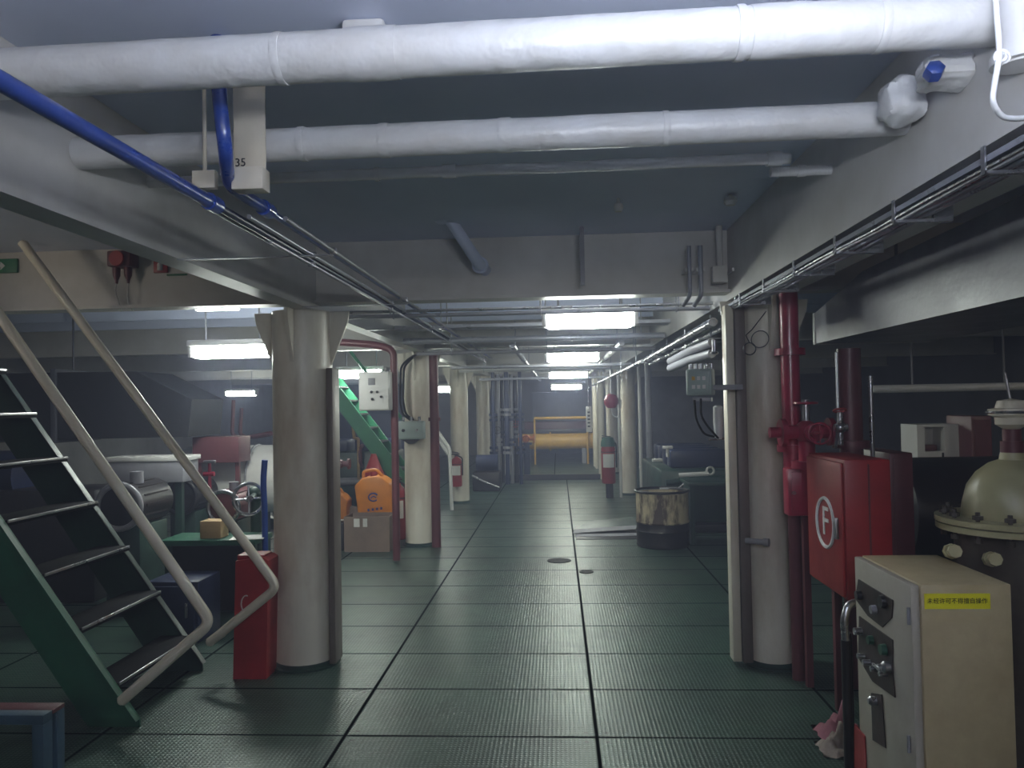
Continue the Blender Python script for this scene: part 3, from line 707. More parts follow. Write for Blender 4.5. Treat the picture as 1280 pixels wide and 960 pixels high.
# curved pipes under distant lamp
for dx, l in ((0,'maroon bent pipe below the distant light, outer one'), (10,'maroon bent pipe below distant light, inner one')):
    yy = 8.9+.03*dx; P = [at(292+dx,500+dx,yy), at(290+dx,545,yy), at(305+dx,547,yy), at(345+dx,540,yy)]; P.append(V((P[3].x,yy,0)))
    tag(MB().tube(P, .022, 12, bend=.1).build('bent_pipe', 'maroon'), l, 'pipe', 'bent pipes under the distant light')
# green bench with paper and wood
a = at(283, 668, 5.75); zt = a.z; x0, x1 = a.x-.05, at(338,670,5.75).x-.02
t = thing('green_bench', 'low green workbench behind the red box', 'bench', ((x0+x1)/2,5.8,0))
MB().box((x0-.35,5.5,zt-.04), (x1,6.0-.15,zt), .004).build('top', 'green', t)
for X in (x0-.32, x1-.05):
    for Y in (5.53, 5.78): MB().box((X,Y,0), (X+.04,Y+.04,zt-.04)).build('leg', 'dkgreen', t)
MB().box((x0-.3,5.6,.1), (x1-.05,5.62,zt-.06)).build('back_panel', 'black', t)
c = at(265, 667, 5.6)
tag(MB().box((c.x-.075,5.56,zt+.001), (c.x+.085,5.70,zt+.13), .006).build('wooden_block', 'wood'), 'tan wooden block on the green bench', 'block')
c = at(308, 678, 5.58)
tag(MB().box((c.x-.11,5.50,zt+.001), (c.x+.13,5.70,zt+.004), rot=Matrix.Rotation(.2,3,'Z')).build('paper_sheet', 'paper'), 'creased paper sheet on the green bench beside the pillar', 'paper')
# dark lockers left of red box
c = at(250, 700, 6.0)
LX = at(222,700,5.3).x
t = thing('dark_locker', 'dark steel locker between ladder foot and red box', 'locker', (LX,5.3,0))
MB().box((LX-.15,5.15,0), (LX+.22,5.5,.42), .01).build('body', 'dkblue', t)
MB().box((LX-.13,5.13,.03), (LX+.20,5.149,.39), .004).build('door', 'dkblue', t)
MB().box((LX+.14,5.115,.18), (LX+.155,5.13,.28), .003).build('handle', 'steel', t)

# ---------------------------------------------------------------- between first and second left pillars
# maroon pipe bending down by the white panel
P = [at(414,427,7.8), at(470,431,7.8), at(492,437,7.8), at(493,500,7.8)]; P.append(V((P[3].x,7.8,.02)))
P = [V((q.x,7.8,q.z)) for q in P]
tag(MB().tube(P, .038, 14, bend=.12).build('maroon_pipe', 'maroon'), 'maroon pipe bending down beside the white control panel', 'pipe')
c = V((PX+.16+.057,8.62,0))
t = thing('maroon_pipe', 'maroon pipe standing against right side of the second left pillar', 'pipe', (c.x,8.66,0))
MB().cyl((c.x,8.62,0), (c.x,8.62,ZB-.05), .052).build('pipe', 'maroon', t)
MB().cyl((c.x,8.62,at(540,524,8.6).z-.02), (c.x,8.62,at(540,524,8.6).z+.02), .07).build('coupling', 'maroon', t)
for px, r, l in ((500,.012,'black cable pair running down left of second left pillar'),):
    P = [at(530,440,8.5), at(512,447,8.5), at(501,458,8.5), at(500,500,8.5), at(503,518,8.5), at(513,525,8.5)]
    tag(MB().tube([V((q.x,8.5,q.z)) for q in P], r, 10, bend=.06).tube([V((q.x+.03,8.52,q.z)) for q in P[1:]], r, 10, bend=.06).build('cable', 'rubber'), l, 'cable')
# white control panel
Yp = 7.58; a = at(448, 465, Yp); b = at(487, 513, Yp)
t = thing('control_box', 'white wall control box with small display and four knobs', 'control panel', ((a.x+b.x)/2,Yp,b.z))
MB().box((a.x,Yp,b.z), (b.x,Yp+.15,a.z), .01).build('body', 'white', t)
MB().box((a.x+.008,Yp-.012,b.z+.01), (b.x-.008,Yp-.001,a.z-.01), .004).build('door', 'white', t)
c = at(465, 477, Yp)
MB().box((c.x-.035,Yp-.018,c.z-.035), (c.x+.035,Yp-.013,c.z+.035), .003).build('display', 'grey', t)
for px, py in ((465,490),(472,490),(477,496),(466,499)):
    c = at(px, py, Yp); MB().cyl((c.x,Yp-.012,c.z), (c.x,Yp-.03,c.z), .013, n=14).build('knob', 'black', t)
MB().box((a.x+.02,Yp+.15,b.z+.02), (b.x-.02,Yp+.17,b.z+.05)).box((a.x+.02,Yp+.15,a.z-.05), (b.x-.02,Yp+.17,a.z-.02)).build('mounting_rail', 'grey', t)
# green junction box on second pillar
Yj = 8.42; a = at(496, 527, Yj); b = at(530, 549, Yj)
t = thing('junction_box', 'grey-green junction box strapped to the second left pillar', 'junction box', ((a.x+b.x)/2,Yj,b.z))
MB().box((a.x,Yj,b.z), (b.x,Yj+.12,a.z), .012).build('body', 'ggrey', t)
MB().box((a.x+.01,Yj-.01,b.z+.012), (b.x-.01,Yj,a.z-.012), .006).build('cover', 'ggrey', t)
for f in (.25, .75):
    X = a.x+(b.x-a.x)*f; MB().cyl((X,Yj-.01,(a.z+b.z)/2), (X,Yj-.03,(a.z+b.z)/2), .018, n=14).build('knob', 'black' if f < .5 else 'steel', t)
for f in (.2, .5, .8):
    X = a.x+(b.x-a.x)*f; MB().cyl((X,Yj+.06,a.z), (X,Yj+.06,a.z+.05), .016, n=10).build('cable_gland', 'steel', t)
MB().prism([(a.x+.05,Yj+.02,b.z-.0),(b.x-.05,Yj+.02,b.z-.0),(b.x-.12,Yj+.02,b.z-.05),(a.x+.12,Yj+.02,b.z-.05)], (0,.08,0)).build('bracket', 'black', t)
# far green ladder
Yg = 9.40
t = thing('ladder', 'bright green ladder sloping down behind the white control panel', 'ladder', (at(470,600,Yg).x,Yg,0))
a, b = at(408, 462, Yg), at(512, 600, Yg); d = (b-a); 
for dy in (0, .42):
    MB().prism([(a.x,Yg+dy,a.z),(b.x,Yg+dy,b.z),(b.x+.12,Yg+dy,b.z-.13 if b.z > .3 else 0),(b.x-.02,Yg+dy,b.z-.28),(a.x,Yg+dy,a.z-.30)], (0,.02,0)).build('stringer', 'brightgreen', t)
for k in range(8):
    f = (k+.5)/8; q = a+d*f
    MB().box((q.x-.1,Yg+.021,q.z-.14), (q.x+.1,Yg+.42,q.z-.12)).build('tread', 'black', t)
MB().tube([(a.x+.1,Yg-.02,a.z+.5),(b.x+.3,Yg-.02,b.z+.25),(b.x+.2,Yg-.02,b.z-.1)], .02, 12, bend=.08).build('handrail', 'brightgreen', t)
MB().box((b.x-.05,Yg,0), (b.x+.02,Yg+.44,b.z-.2)).build('base_frame', 'dkgreen', t)
t = thing('dark_backdrop_box', 'dark box far behind the bright green ladder, added to darken the gap', 'tank', (-3.6,14.2,0))  # dark box added to darken the view behind the green ladder
MB().box((-5.2,13.9,.1), (-2.35,14.8,2.0), .04).build('body', 'dkblue', t)
for X in (-5.1, -2.5): MB().box((X,14.0,0), (X+.12,14.7,.099)).build('foot', 'black', t)
for k in range(3): MB().box((-5.18,13.88,.45+.5*k), (-2.37,13.899,.50+.5*k)).build('stiffener', 'dkblue', t)
# white stair rails right of second pillar
for k, l in ((0,'upper white sloping rail between second and third left pillars'), (1,'lower white sloping rail between second and third left pillars')):
    Ys = 11.6+.25*k; a = at(541, 527+9*k, Ys); b = at(566, 561+9*k, Ys)
    P = [V((a.x-.4,Ys,a.z+.4*(a.z-b.z)/(b.x-a.x))), V((b.x-.05,Ys,b.z))]
    if P[0].z > 2.6: P[0] = a+V((-.3,0,.3*(a.z-b.z)/(b.x-a.x)))
    tag(MB().tube([P[0], P[1], V((P[1].x+.02,Ys,0))], .028, 12, bend=.05).build('stair_rail', 'white'), l, 'handrail', 'white stair rails')
# orange jug, second jug, sack, carton
def jug(c, s, label, rot, mark):
    x, y, z = c
    t = thing('oil_jug', label, 'container', (x,y,z), 'orange oil jugs')
    w_, d_, h_ = .30*s, .22*s, .40*s
    Rm = Matrix.Rotation(rot, 3, 'Y')
    m = MB(); P = []
    prof = [(w_/2,0),(w_/2,h_*.80),(w_*.3,h_*.95),(w_*.12,h_),(-w_*.25,h_),(-w_/2,h_*.86),(-w_/2,0)]
    m.prism([V((x,y-d_/2,z))+Rm@V((px_,0,pz_)) for px_, pz_ in prof], (0,d_,0))
    es = [e for e in m.bm.edges]; bmesh.ops.bevel(m.bm, geom=es, offset=.018*s, segments=3, profile=.5, affect='EDGES')
    m.build('body', 'orange', t)
    q = V((x,y,z))+Rm@V((w_*.0,0,h_)); MB().cyl(q, q+Rm@V((0,0,.035*s)), .03*s, n=16).build('cap', 'red', t)
    MB().tube([V((x,y,z))+Rm@V((-w_*.3,0,h_*.98)), V((x,y,z))+Rm@V((-w_*.28,0,h_*1.12)), V((x,y,z))+Rm@V((w_*.1,0,h_*1.12)), V((x,y,z))+Rm@V((w_*.25,0,h_*.96))], .014*s, 10, bend=.04).build('handle', 'orange', t)
    if mark:
        cc = V((x,y-d_/2-.003,z))+Rm@V((0,0,h_*.58))
        MB().tube([cc+V((.055*math.cos(q),0,.045*math.sin(q))) for q in [.5+1.6*PI*i/16 for i in range(17)]], .009, 6).tube([cc+V((-.03,0,-.01)), cc+V((.0,0,.012)), cc+V((.035,0,-.005))], .008, 6).build('blue_logo', 'blueink', t)
        for k in range(4):
            dd = V((x,y-d_/2-.003,z))+Rm@V((-.075+.05*k,0,h_*.33)); MB().box(dd+V((-.012,-.002,-.014)), dd+V((.012,.002,.014))).build('printed_mark', 'blueink', t)
    return t
cb = atz(460, 690); Yc = cb.y
x0, x1 = at(430,670,Yc).x, at(487,670,Yc).x; zt = at(460,646,Yc).z
t = thing('carton', 'open brown cardboard carton with white labels beside second left pillar', 'box', ((x0+x1)/2,Yc+.15,0))
MB().box((x0,Yc,0), (x1,Yc+.008,zt)).box((x0,Yc+.34,0), (x1,Yc+.348,zt)).box((x0,Yc+.009,0), (x0+.008,Yc+.339,zt)).box((x1-.008,Yc+.009,0), (x1,Yc+.339,zt)).box((x0+.009,Yc+.009,0), (x1-.009,Yc+.339,.01)).build('body', 'card', t)
MB().box((x0+.01,Yc+.009,zt-.03), (x1-.01,Yc+.15,zt-.02)).build('flap', 'card', t)
for f, ww in ((.22,.04), (.42,.03)):
    X = x0+(x1-x0)*f; MB().box((X,Yc-.003,zt-.11), (X+ww*1.6,Yc-.0005,zt-.02)).build('paper_label', 'paper', t)
MB().box((x0-.11,Yc+.02,.0), (x0-.005,Yc+.28,zt*.85)).build('inner', 'black', t) if False else None
tag(MB().box((x0-.2,Yc+.06,0), (x0-.02,Yc+.3,zt*.8), .01).build('black_case', 'black'), 'small black case at left end of the cardboard carton', 'case')
c = at(421, 653, Yc+.1)
tag(MB().prism([(x0-.19,Yc+.1,zt*.8+.002),(x0-.03,Yc+.07,zt*.8+.03),(x0-.02,Yc+.24,zt*.8+.02),(x0-.16,Yc+.27,zt*.8+.002)], (0,0,.004)).build('paper_sheet', 'paper'), 'crumpled white paper lying on small black case', 'paper')
Yk = Yc+.62
t = thing('steel_workbench', 'low dark workbench carrying the orange jugs', 'bench', (-2.6,Yk,0))
xk0, xk1 = at(414,640,Yk).x-.5, at(491,640,Yk).x
zk = .18
MB().box((xk0,Yk-.18,zk-.03), (xk1,Yk+.45,zk), .004).build('top', 'dkgreen', t)
for X in (xk0+.03, xk1-.07):
    for Y in (Yk-.15, Yk+.36): MB().box((X,Y,0), (X+.04,Y+.04,zk-.03)).build('leg', 'dkgreen', t)
c = at(475, 640, Yk); jug((c.x,Yk,zk+.04), 1.4, 'large orange oil jug with blue logo leaning above the carton', -.12, True)
c = at(420, 630, Yk); jug((c.x,Yk,zk+.01), 1.0, 'orange jug half hidden behind the largest pillar', .05, False)
c = at(440, 625, Yk+.1)
m = MB().sphere((c.x-.04,Yk+.1,zk+.125), .15, (1.0,.7,.75), 18)
for v in m.bm.verts: v.co += V((random.uniform(-.012,.012), 0, random.uniform(-.012,.012)))
tag(m.build('brown_sack', 'card'), 'slumped brown sack between the two orange jugs', 'sack')
c = at(472, 580, Yk+.5)
t = thing('red_funnel', 'red cone-shaped funnel standing behind the large orange jug', 'funnel', (c.x,Yk+.5,0))
MB().cyl((c.x,Yk+.3,zk+.002), (c.x,Yk+.3,c.z-.12), .12).build('stand', 'maroon', t); MB().lathe([(.13,0),(.05,.2),(.03,.26),(0,.26)], (c.x,Yk+.3,c.z-.12), n=20).build('cone', 'red', t)
# dark machinery backdrop between pillars one and two
GY = .62
c = at(440, 590, 9.9)
t = thing('generator', 'dark blue-green generator behind the orange jugs', 'machine', (c.x,10.22,0))
MB().box((c.x-1.1,9.97,.15), (c.x+.55,10.62,1.0), .03).build('block', 'dkgreen', t)
MB().box((c.x-1.2,9.92,0), (c.x+.62,10.67,.148), .01).build('bed_frame', 'dkgreen', t)
for k in range(5):
    X = c.x-.95+.32*k
    MB().box((X,10.02,1.001), (X+.22,10.42,1.16), .02).build('cylinder_head', 'dkblue', t)
    MB().tube([(X+.11,9.98,1.08),(X+.11,9.87,1.05),(X+.11,9.87,.85),(X+.11,9.98,.8)], .025, 10, bend=.05).build('branch_pipe', 'maroon', t)
MB().cyl((c.x-1.1,9.90,.62), (c.x+.5,9.90,.62), .05).build('fuel_rail', 'grey', t)
valve(at(425,580,8.9), .9, 'chrome-wheeled valve right of the largest pillar', 'maroon', 'steel', group='valves')
P = [at(445,522,9.88), at(441,532,9.88), at(443,548,9.88), at(448,548,9.88)]
tag(MB().tube([V((q.x,9.875,q.z)) for q in P]+[V((P[3].x,9.875,.0))], .02, 10, bend=.04).build('tan_pipe', 'wood'), 'small tan bent pipe above generator by second left pillar', 'pipe')

# ================================================================= FIRE EXTINGUISHERS
def extinguisher(x, y, z0, r, h, label, capmat='black'):
    t = thing('fire_extinguisher', label, 'fire extinguisher', (x,y,z0), 'red fire extinguishers')
    MB().lathe([(0,0),(r*.9,0),(r,.02),(r,h*.78),(r*.85,h*.86),(r*.35,h*.92),(r*.3,h*.95),(0,h*.95)], (x,y,z0), n=28).build('cylinder', 'red', t)
    MB().cyl((x,y,z0+h*.95), (x,y,z0+h), r*.3, n=14).box((x-r*.9,y-.02,z0+h), (x+r*.6,y+.02,z0+h+.02)).box((x-r*.9,y-.02,z0+h+.03), (x+r*.4,y+.02,z0+h+.045), rot=Matrix.Rotation(.12,3,'Y')).build('valve_head', capmat, t)
    MB().tube([(x+r*.3,y-.01,z0+h*.97),(x+r*1.15,y-.02,z0+h*.9),(x+r*1.15,y-.02,z0+h*.35)], .012, 8, bend=.05).build('hose', 'rubber', t)
    m = MB(); n = 14
    A = [V((x+(r+.003)*math.sin(q), y-(r+.003)*math.cos(q), z0+h*.36)) for q in [-.9+1.8*i/n for i in range(n+1)]]
    for i in range(n):
        m.bm.faces.new([m.bm.verts.new(p_) for p_ in (A[i], A[i+1], A[i+1]+V((0,0,h*.3)), A[i]+V((0,0,h*.3)))])
    m.build('paper_label', 'paper', t)
    MB().torus((x,y,z0+h*.7), (0,0,1), r+.004, .006).build('strap', 'black', t)
    return t
Ye = 12.2; c = at(571, 608, Ye); extinguisher(c.x, Ye, c.z, .085, at(571,566,Ye).z-c.z-.03, 'red fire extinguisher on the third left pillar')
c = at(499, 656, 9.15); extinguisher(c.x, 9.15, .0, .08, at(499,600,9.15).z, 'red fire extinguisher half hidden behind the second left pillar')
Ye = 12.9; c = at(761, 604, Ye); ex = extinguisher(c.x, Ye, c.z, .115, at(761,548,Ye).z-c.z, 'red fire extinguisher under a green cover by far right pillar')
MB().lathe([(.0,.16),(.09,.15),(.115,.08),(.12,0),(.09,0)], (c.x,Ye,at(761,558,Ye).z), n=20).build('green_cover', 'green', ex)
MB().box((c.x-.05,Ye-.03,0), (c.x+.07,Ye+.05,c.z)).build('stand', 'black', ex)
c = at(764, 500, 12.8)
t = thing('red_bell', 'red round alarm bell hanging above green-capped extinguisher', 'bell', c)
MB().lathe([(0,-.14),(.07,-.13),(.115,-.06),(.12,.0),(.09,.07),(.04,.1),(0,.1)], c, n=24).build('bell', 'redpipe', t)
MB().cyl(c+V((0,0,.1)), (c.x,12.8,2.24), .012).build('hanger', 'steel', t)
MB().tube([c+V((0,0,-.13)), c+V((.02,0,-.25)), c+V((.1,0,-.3)), c+V((.15,0,-.15)), c+V((.16,0,0))], .01, 8, bend=.06).build('cable', 'white', t)
c = at(736, 525, 13.2)
t = thing('hanging_notice', 'narrow white notice board hanging left of the red bell', 'sign', c)
MB().box((c.x-.045,13.2,at(736,540,13.2).z), (c.x+.05,13.22,at(736,508,13.2).z), .003).build('board', 'paper', t)
for k in range(5): MB().box((c.x-.02,13.195,c.z-.12+.06*k), (c.x+.022,13.199,c.z-.095+.06*k)).build('printed_mark', 'ink', t)
MB().cyl((c.x,13.21,at(736,508,13.2).z), (c.x,13.21,2.24), .006, n=8).build('hanger', 'steel', t)
# conduits at right pillar row
for px, Yq, r, l in ((775,12.9,.025,'thin white pipe standing between red extinguisher and far pillar'), (812,12.2,.05,'grey pipe standing just right of the far right pillar'), (801,12.9,.03,'white pipe against right side of the far right pillar')):
    c = at(px, 560, Yq); tag(MB().cyl((c.x,Yq,0), (c.x,Yq,ZB-.03), r).torus((c.x,Yq,1.1), (0,0,1), r+.006, .008, 16, 6).torus((c.x,Yq,.5), (0,0,1), r+.006, .008, 16, 6).build('standing_pipe', 'white' if px != 812 else 'grey'), l, 'pipe', 'standing pipes at the far right pillar')
for px, Yq, l in ((745,18.5,'slim pale column beyond hanging notice'), (752,16.0,'slim pale column left of the red bell')):
    c = at(px, 560, Yq); tag(MB().cyl((c.x,Yq,0), (c.x,Yq,ZB+.0), .07).torus((c.x,Yq,1.0), (0,0,1), .08, .01, 16, 6).build('slim_column', 'cream_clean'), l, 'column', 'slim columns at the far right')

# ================================================================= FAR END OF THE PASSAGE
struct('trim_%d' % tn, MB().box((-1.35, ys+.062, 0), (.85, YF-.02, .06)), 'floor'); tn += 1
Yy = 19.5
a, b = at(650, 552, Yy), at(742, 552, Yy); r = .20
t = thing('yellow_cylinder', 'long yellow horizontal cylinder at the far end of passage', 'machine', ((a.x+b.x)/2,Yy,.06))
MB().cyl((a.x-.2,Yy,a.z), (b.x+.1,Yy,a.z), r, n=32).build('cylinder', 'yellow', t)
for X in (a.x-.15, a.x+.75, b.x): MB().cyl((X,Yy,a.z), (X+.04,Yy,a.z), r+.04, n=32).build('flange', 'yellow', t)
for X in (a.x+.1, b.x-.3): MB().box((X,Yy-.15,.062), (X+.1,Yy+.15,a.z-r*.9)).build('support', 'grey', t)
MB().box((a.x-.2,Yy-.06,a.z+r*.95), (b.x+.1,Yy+.06,a.z+r+.1), .01).build('manifold', 'black', t)
Yz = 20.3
a, b = at(655, 534, Yz), at(740, 534, Yz)
t = thing('maroon_tank', 'maroon and grey tank above the yellow cylinder', 'tank', ((a.x+b.x)/2,Yz,.06))
MB().box((a.x,Yz+.15,at(700,546,Yz).z), (b.x,Yz+.7,at(700,527,Yz).z), .03).build('body', 'maroon', t)
for X in (a.x+.05, b.x-.15): MB().box((X,Yz+.2,.062), (X+.1,Yz+.6,at(700,546,Yz).z)).build('leg', 'grey', t)
a, b = at(668, 523, 19.2), at(734, 523, 19.2)
t = thing('yellow_rail', 'thin yellow guard rail above the yellow cylinder', 'railing', (a.x,19.2,.06))
MB().cyl((a.x,19.2,a.z), (b.x,19.2,a.z), .035).build('rail', 'yellow', t)
for X in (a.x, b.x): MB().cyl((X,19.2,.062), (X,19.2,a.z), .025).build('post', 'yellow', t)
tag(MB().box((at(665,500,23.5).x,23.4,.062), (at(745,500,23.5).x,23.8,at(700,490,23.5).z), .02).build('grey_cabinet', 'grey'), 'grey cabinet against the far bulkhead behind yellow rail', 'cabinet')
# dark pipes/valves cluster left of the far end
t = thing('pipe_manifold', 'dark tangle of vertical pipes and valves at far left of passage', 'manifold', (at(625,560,15).x,15.2,0))
for k in range(7):
    px = 617+5.6*k; c = at(px, 540, 15.2+.15*(k%3)); Yq = 15.2+.15*(k%3)
    MB().cyl((c.x,Yq,.0), (c.x,Yq,ZB-.04*(k%3)), .035+.012*(k%2)).build('riser', ['dkblue','grey','black'][k%3], t)
    for zz in (.6+.15*(k%3), 1.25+.1*(k%2)):
        MB().cyl((c.x,Yq,zz), (c.x,Yq,zz+.05), .085).cyl((c.x,Yq,zz+.1), (c.x,Yq,zz+.15), .085).build('flange', 'grey' if k%2 else 'dkblue', t)
    if k in (1,5): wheel(None, (c.x,Yq-.16,.95+.12*(k%3)), (0,-1,0), .07, t, 'red' if k == 5 else 'black')
c = at(658, 548, 16.6)
valve(c, 1.4, 'orange-red valve beside left end of the yellow cylinder', 'orange', 'red', group='valves')
tag(MB().cyl((c.x,16.6,.062), (c.x,16.6,c.z-.08), .07).cyl((c.x,16.6,c.z-.14), (c.x,16.6,c.z-.09), .12).build('valve_stand', 'dkblue'), 'dark stand pipe carrying the orange-red valve', 'pipe')
c = atz(634, 594)
t = thing('white_bucket', 'white plastic bucket standing left of the dark step', 'bucket', (c.x,c.y-.25,0))
h_ = at(634, 568, c.y-.25).z
MB().lathe([(0,0),(.10,0),(.125,h_),(.115,h_),(.092,.01),(0,.01)], (c.x,c.y-.25,0), n=24).build('pail', 'paper', t)
MB().torus((c.x,c.y-.25,h_), (0,0,1), .127, .008).build('rim', 'paper', t)
t = thing('dark_machine', 'low dark machine between third left pillar and the bucket', 'machine', (at(610,600,14).x,14.2,0))
q0, q1 = at(592,600,14.2), at(626,600,14.2)
MB().box((q0.x,14.0,0), (q1.x,14.6,.35), .03).build('base', 'black', t)
MB().cyl((q0.x+.05,14.3,.5), (q1.x-.05,14.3,.5), .15).build('motor', 'dkblue', t)
MB().tube([(q0.x,13.95,.3),(q0.x+.2,13.9,.2),(q1.x,13.9,.08)], .02, 8, bend=.05).build('lever', 'steel', t)

# ================================================================= FLOOR ITEMS
# raised/open floor plates before the drum
c0, c1 = atz(716, 668), atz(800, 668); Yh = c0.y
t = thing('floor_hatch', 'bent floor plate lying loose over an opening before the drum', 'floor plate', ((c0.x+c1.x)/2,Yh,0))
MB().prism([(c0.x+.02,Yh+.02,.03),(c0.x+.2,Yh+.62,.05),(c1.x,Yh+.62,.10),(c1.x,Yh+.02,.08)], (0,0,.012)).build('plate', 'dkgreen', t)
MB().prism([(c0.x,Yh-.02,.012),(c0.x+.02,Yh+.03,.05),(c0.x+.16,Yh+.03,.06),(c1.x,Yh+.03,.095),(c1.x,Yh-.02,.06)], (0,0,.006)).build('bent_edge', 'grey', t)
MB().prism([(c0.x+.03,Yh-.26,.012),(c0.x+.03,Yh-.22,.035),(c1.x,Yh-.22,.045),(c1.x,Yh-.26,.02)], (0,0,.006)).build('edge_strip', 'grey', t)
MB().box((c0.x+.03,Yh-.36,.001), (c1.x,Yh+.6,.004)).build('opening', 'black', t)
for px, py, l in ((699,701,'dark slotted lifting hole in floor plates, nearer'), (733,715,'dark oval lifting hole in floor plates, right of seam')):
    c = atz(px, py); w_ = 15 if px < 720 else 9
    hw = at(px+w_, py, c.y).x - c.x
    tag(MB().lathe([(0,0),(hw,0),(hw,.004),(0,.004)], (c.x,c.y,.001), n=16).build('lifting_hole', 'rubber'), l, 'floor fitting')
# drum
c = atz(828, 688); Yd = c.y+.3
c = at(828, 650, Yd); rd = (at(861,650,Yd).x-at(795,650,Yd).x)/2; zt = at(828, 613, Yd).z; zm = at(828,652,Yd).z
t = thing('oil_drum', 'open black drum with a stained cream upper band', 'drum', (c.x,Yd,0))
MB().lathe([(0,.0),(rd*.97,0),(rd,.02),(rd*.985,.04),(rd*.985,zm*.6),(rd*1.02,zm*.6+.02),(rd*.985,zm*.6+.04),(rd*.985,zm)], (c.x,Yd,0), n=48).build('lower_body', 'black', t)
MB().lathe([(rd*.99,zm),(rd*1.02,zm+.015),(rd*.99,zm+.03),(rd*.99,zt-.02),(rd*.95,zt-.02),(rd*.95,zm+.05)], (c.x,Yd,0), n=48).build('upper_band', 'drumcream', t)
MB().torus((c.x,Yd,zt), (0,0,1), rd, .014, 48).build('rim', 'black', t)
MB().lathe([(0,0),(rd*.94,0)], (c.x,Yd,zt-.08), n=32).build('contents', 'black', t)
c = at(838, 603, Yd)
tag(MB().box((c.x-.12,Yd-.05,zt+.015), (c.x+.1,Yd+.04,zt+.03), .004).cyl((c.x+.09,Yd-.04,zt+.03), (c.x+.14,Yd-.06,zt+.08), .008, n=8).build('steel_tool', 'steel'), 'bright metal tool resting on the open drum', 'tool')
# dark machines behind drum
c = at(850, 600, 9.6)
t = thing('engine', 'dark green engine behind the open drum', 'machine', (c.x+.3,10,0))
MB().box((c.x-.25,9.5,.1), (c.x+1.5,11.6,.75), .04).build('block', 'dkgreen', t)
MB().box((c.x-.3,9.4,0), (c.x+1.6,11.7,.098), .01).build('bed_frame', 'black', t)
for k in range(4):
    MB().box((c.x-.1,9.7+.45*k,.751), (c.x+.6,10.0+.45*k,.98), .03).build('cylinder_head', 'dkblue', t)
MB().tube([(c.x-.2,9.42,.6),(c.x+.6,9.42,.66),(c.x+.7,9.42,1.0)], .04, 12, bend=.1).build('exhaust_pipe', 'dkgreen', t)
a = at(870, 590, 8.8)
t = thing('bench_vice', 'dark worktop with pale pipe fitting behind right pillar channel', 'bench', (a.x,8.8,0))
MB().box((a.x-.12,8.6,a.z-.14), (a.x+1.1,9.2,a.z-.10), .006).build('top', 'dkgreen', t)
for X in (a.x-.1, a.x+1.0): MB().box((X,8.65,0), (X+.05,9.1,a.z-.14)).build('leg', 'dkgreen', t)
MB().cyl((a.x-.2,8.75,a.z-.03), (a.x+.12,8.7,a.z-.01), .025).torus((a.x+.14,8.7,a.z+.02), (0,1,0), .04, .012).build('pipe_fitting', 'white', t)
for px, py, Yq, l in ((822,575,9.3,'small bright fitting left of pair over the dark engine'), (835,559,9.6,'small bright fitting highest over the dark engine')):
    c = at(px, py, Yq); tag(MB().box((c.x-.06,Yq,c.z-.02), (c.x+.06,Yq+.08,c.z+.015), .008).cyl((c.x,Yq+.04,c.z-.02), (c.x,Yq+.04,.9), .02).build('gauge_head', 'white'), l, 'fitting', 'fittings over the engine')

# ================================================================= JUNCTION BOX AT THE RIGHT PILLAR
Yj = 4.5; a = at(857, 461, Yj); b = at(890, 494, Yj)
t = thing('junction_box', 'grey-green junction box with a row of cable glands at right pillar', 'junction box', ((a.x+b.x)/2,Yj,b.z))
Rz = Matrix.Rotation(-.35, 3, 'Z'); pv = (b.x,Yj,b.z)
MB().box((a.x-.0,Yj,b.z), (b.x,Yj+.13,a.z), .01, rot=Rz, piv=pv).build('body', 'ggrey', t)
MB().box((a.x+.01,Yj-.012,b.z+.012), (b.x-.012,Yj-.001,a.z-.012), .005, rot=Rz, piv=pv).build('cover', 'ggrey', t)
for k in range(5):
    q = Rz@V((a.x-b.x+.02+.030*k, .05, 0)) + V(pv)
    MB().cyl((q.x,q.y,a.z), (q.x,q.y,a.z+.03), .011, n=10).build('cable_gland', 'steel', t)
for k in range(6):
    q = Rz@V((a.x-b.x+.045+.03*(k%3), -.0135, 0)) + V(pv)
    zz = b.z+.10-.05*(k//3)
    MB().box((q.x-.009,q.y-.003,zz-.011), (q.x+.009,q.y+.001,zz+.011), rot=Rz).build('nameplate', 'yellow' if k == 0 else 'paper', t)
MB().box((a.x+.03,Yj+.03,b.z-.035), (b.x-.01,Yj+.08,b.z-.012), rot=Rz, piv=pv).build('terminal_strip', 'steel', t)
MB().box((b.x-.03,Yj+.05,b.z+.03), (QX-.19,Yj+.20,b.z+.06)).build('bracket', 'grey', t)
P = [at(868,500,4.5), at(870,525,4.5), at(880,543,4.5), at(893,546,4.5)]
tag(MB().tube(P, .006, 8, bend=.04).tube([at(876,498,4.5), at(876,520,4.5), at(886,535,4.5), at(898,548,4.5)], .006, 8, bend=.04).build('cable', 'rubber'), 'black cables drooping under the right junction box', 'cable')
c = at(898, 530, 4.6)
t = thing('pipe_fitting', 'pale conical pipe fitting on the right pillar channel', 'fitting', c)
MB().lathe([(.016,-.09),(.02,-.09),(.03,.0),(.028,.1),(.015,.11),(0,.11)], c, n=16).build('body', 'lag', t)
MB().cyl(c+V((-.06,-.01,-.09)), c+V((.03,.0,-.085)), .009).build('lever', 'steel', t)
# steel lamp bracket / ribbed cable end by the junction box
c = at(893, 437, 4.55)
tag(MB().cyl((c.x,4.55,c.z-.02), (c.x,4.55,c.z+.055), .013).torus((c.x,4.55,c.z-.02), (0,0,1), .018, .007, 16).build('cable_clamp', 'steel'), 'bright steel cable clamp above the right junction box', 'clamp')
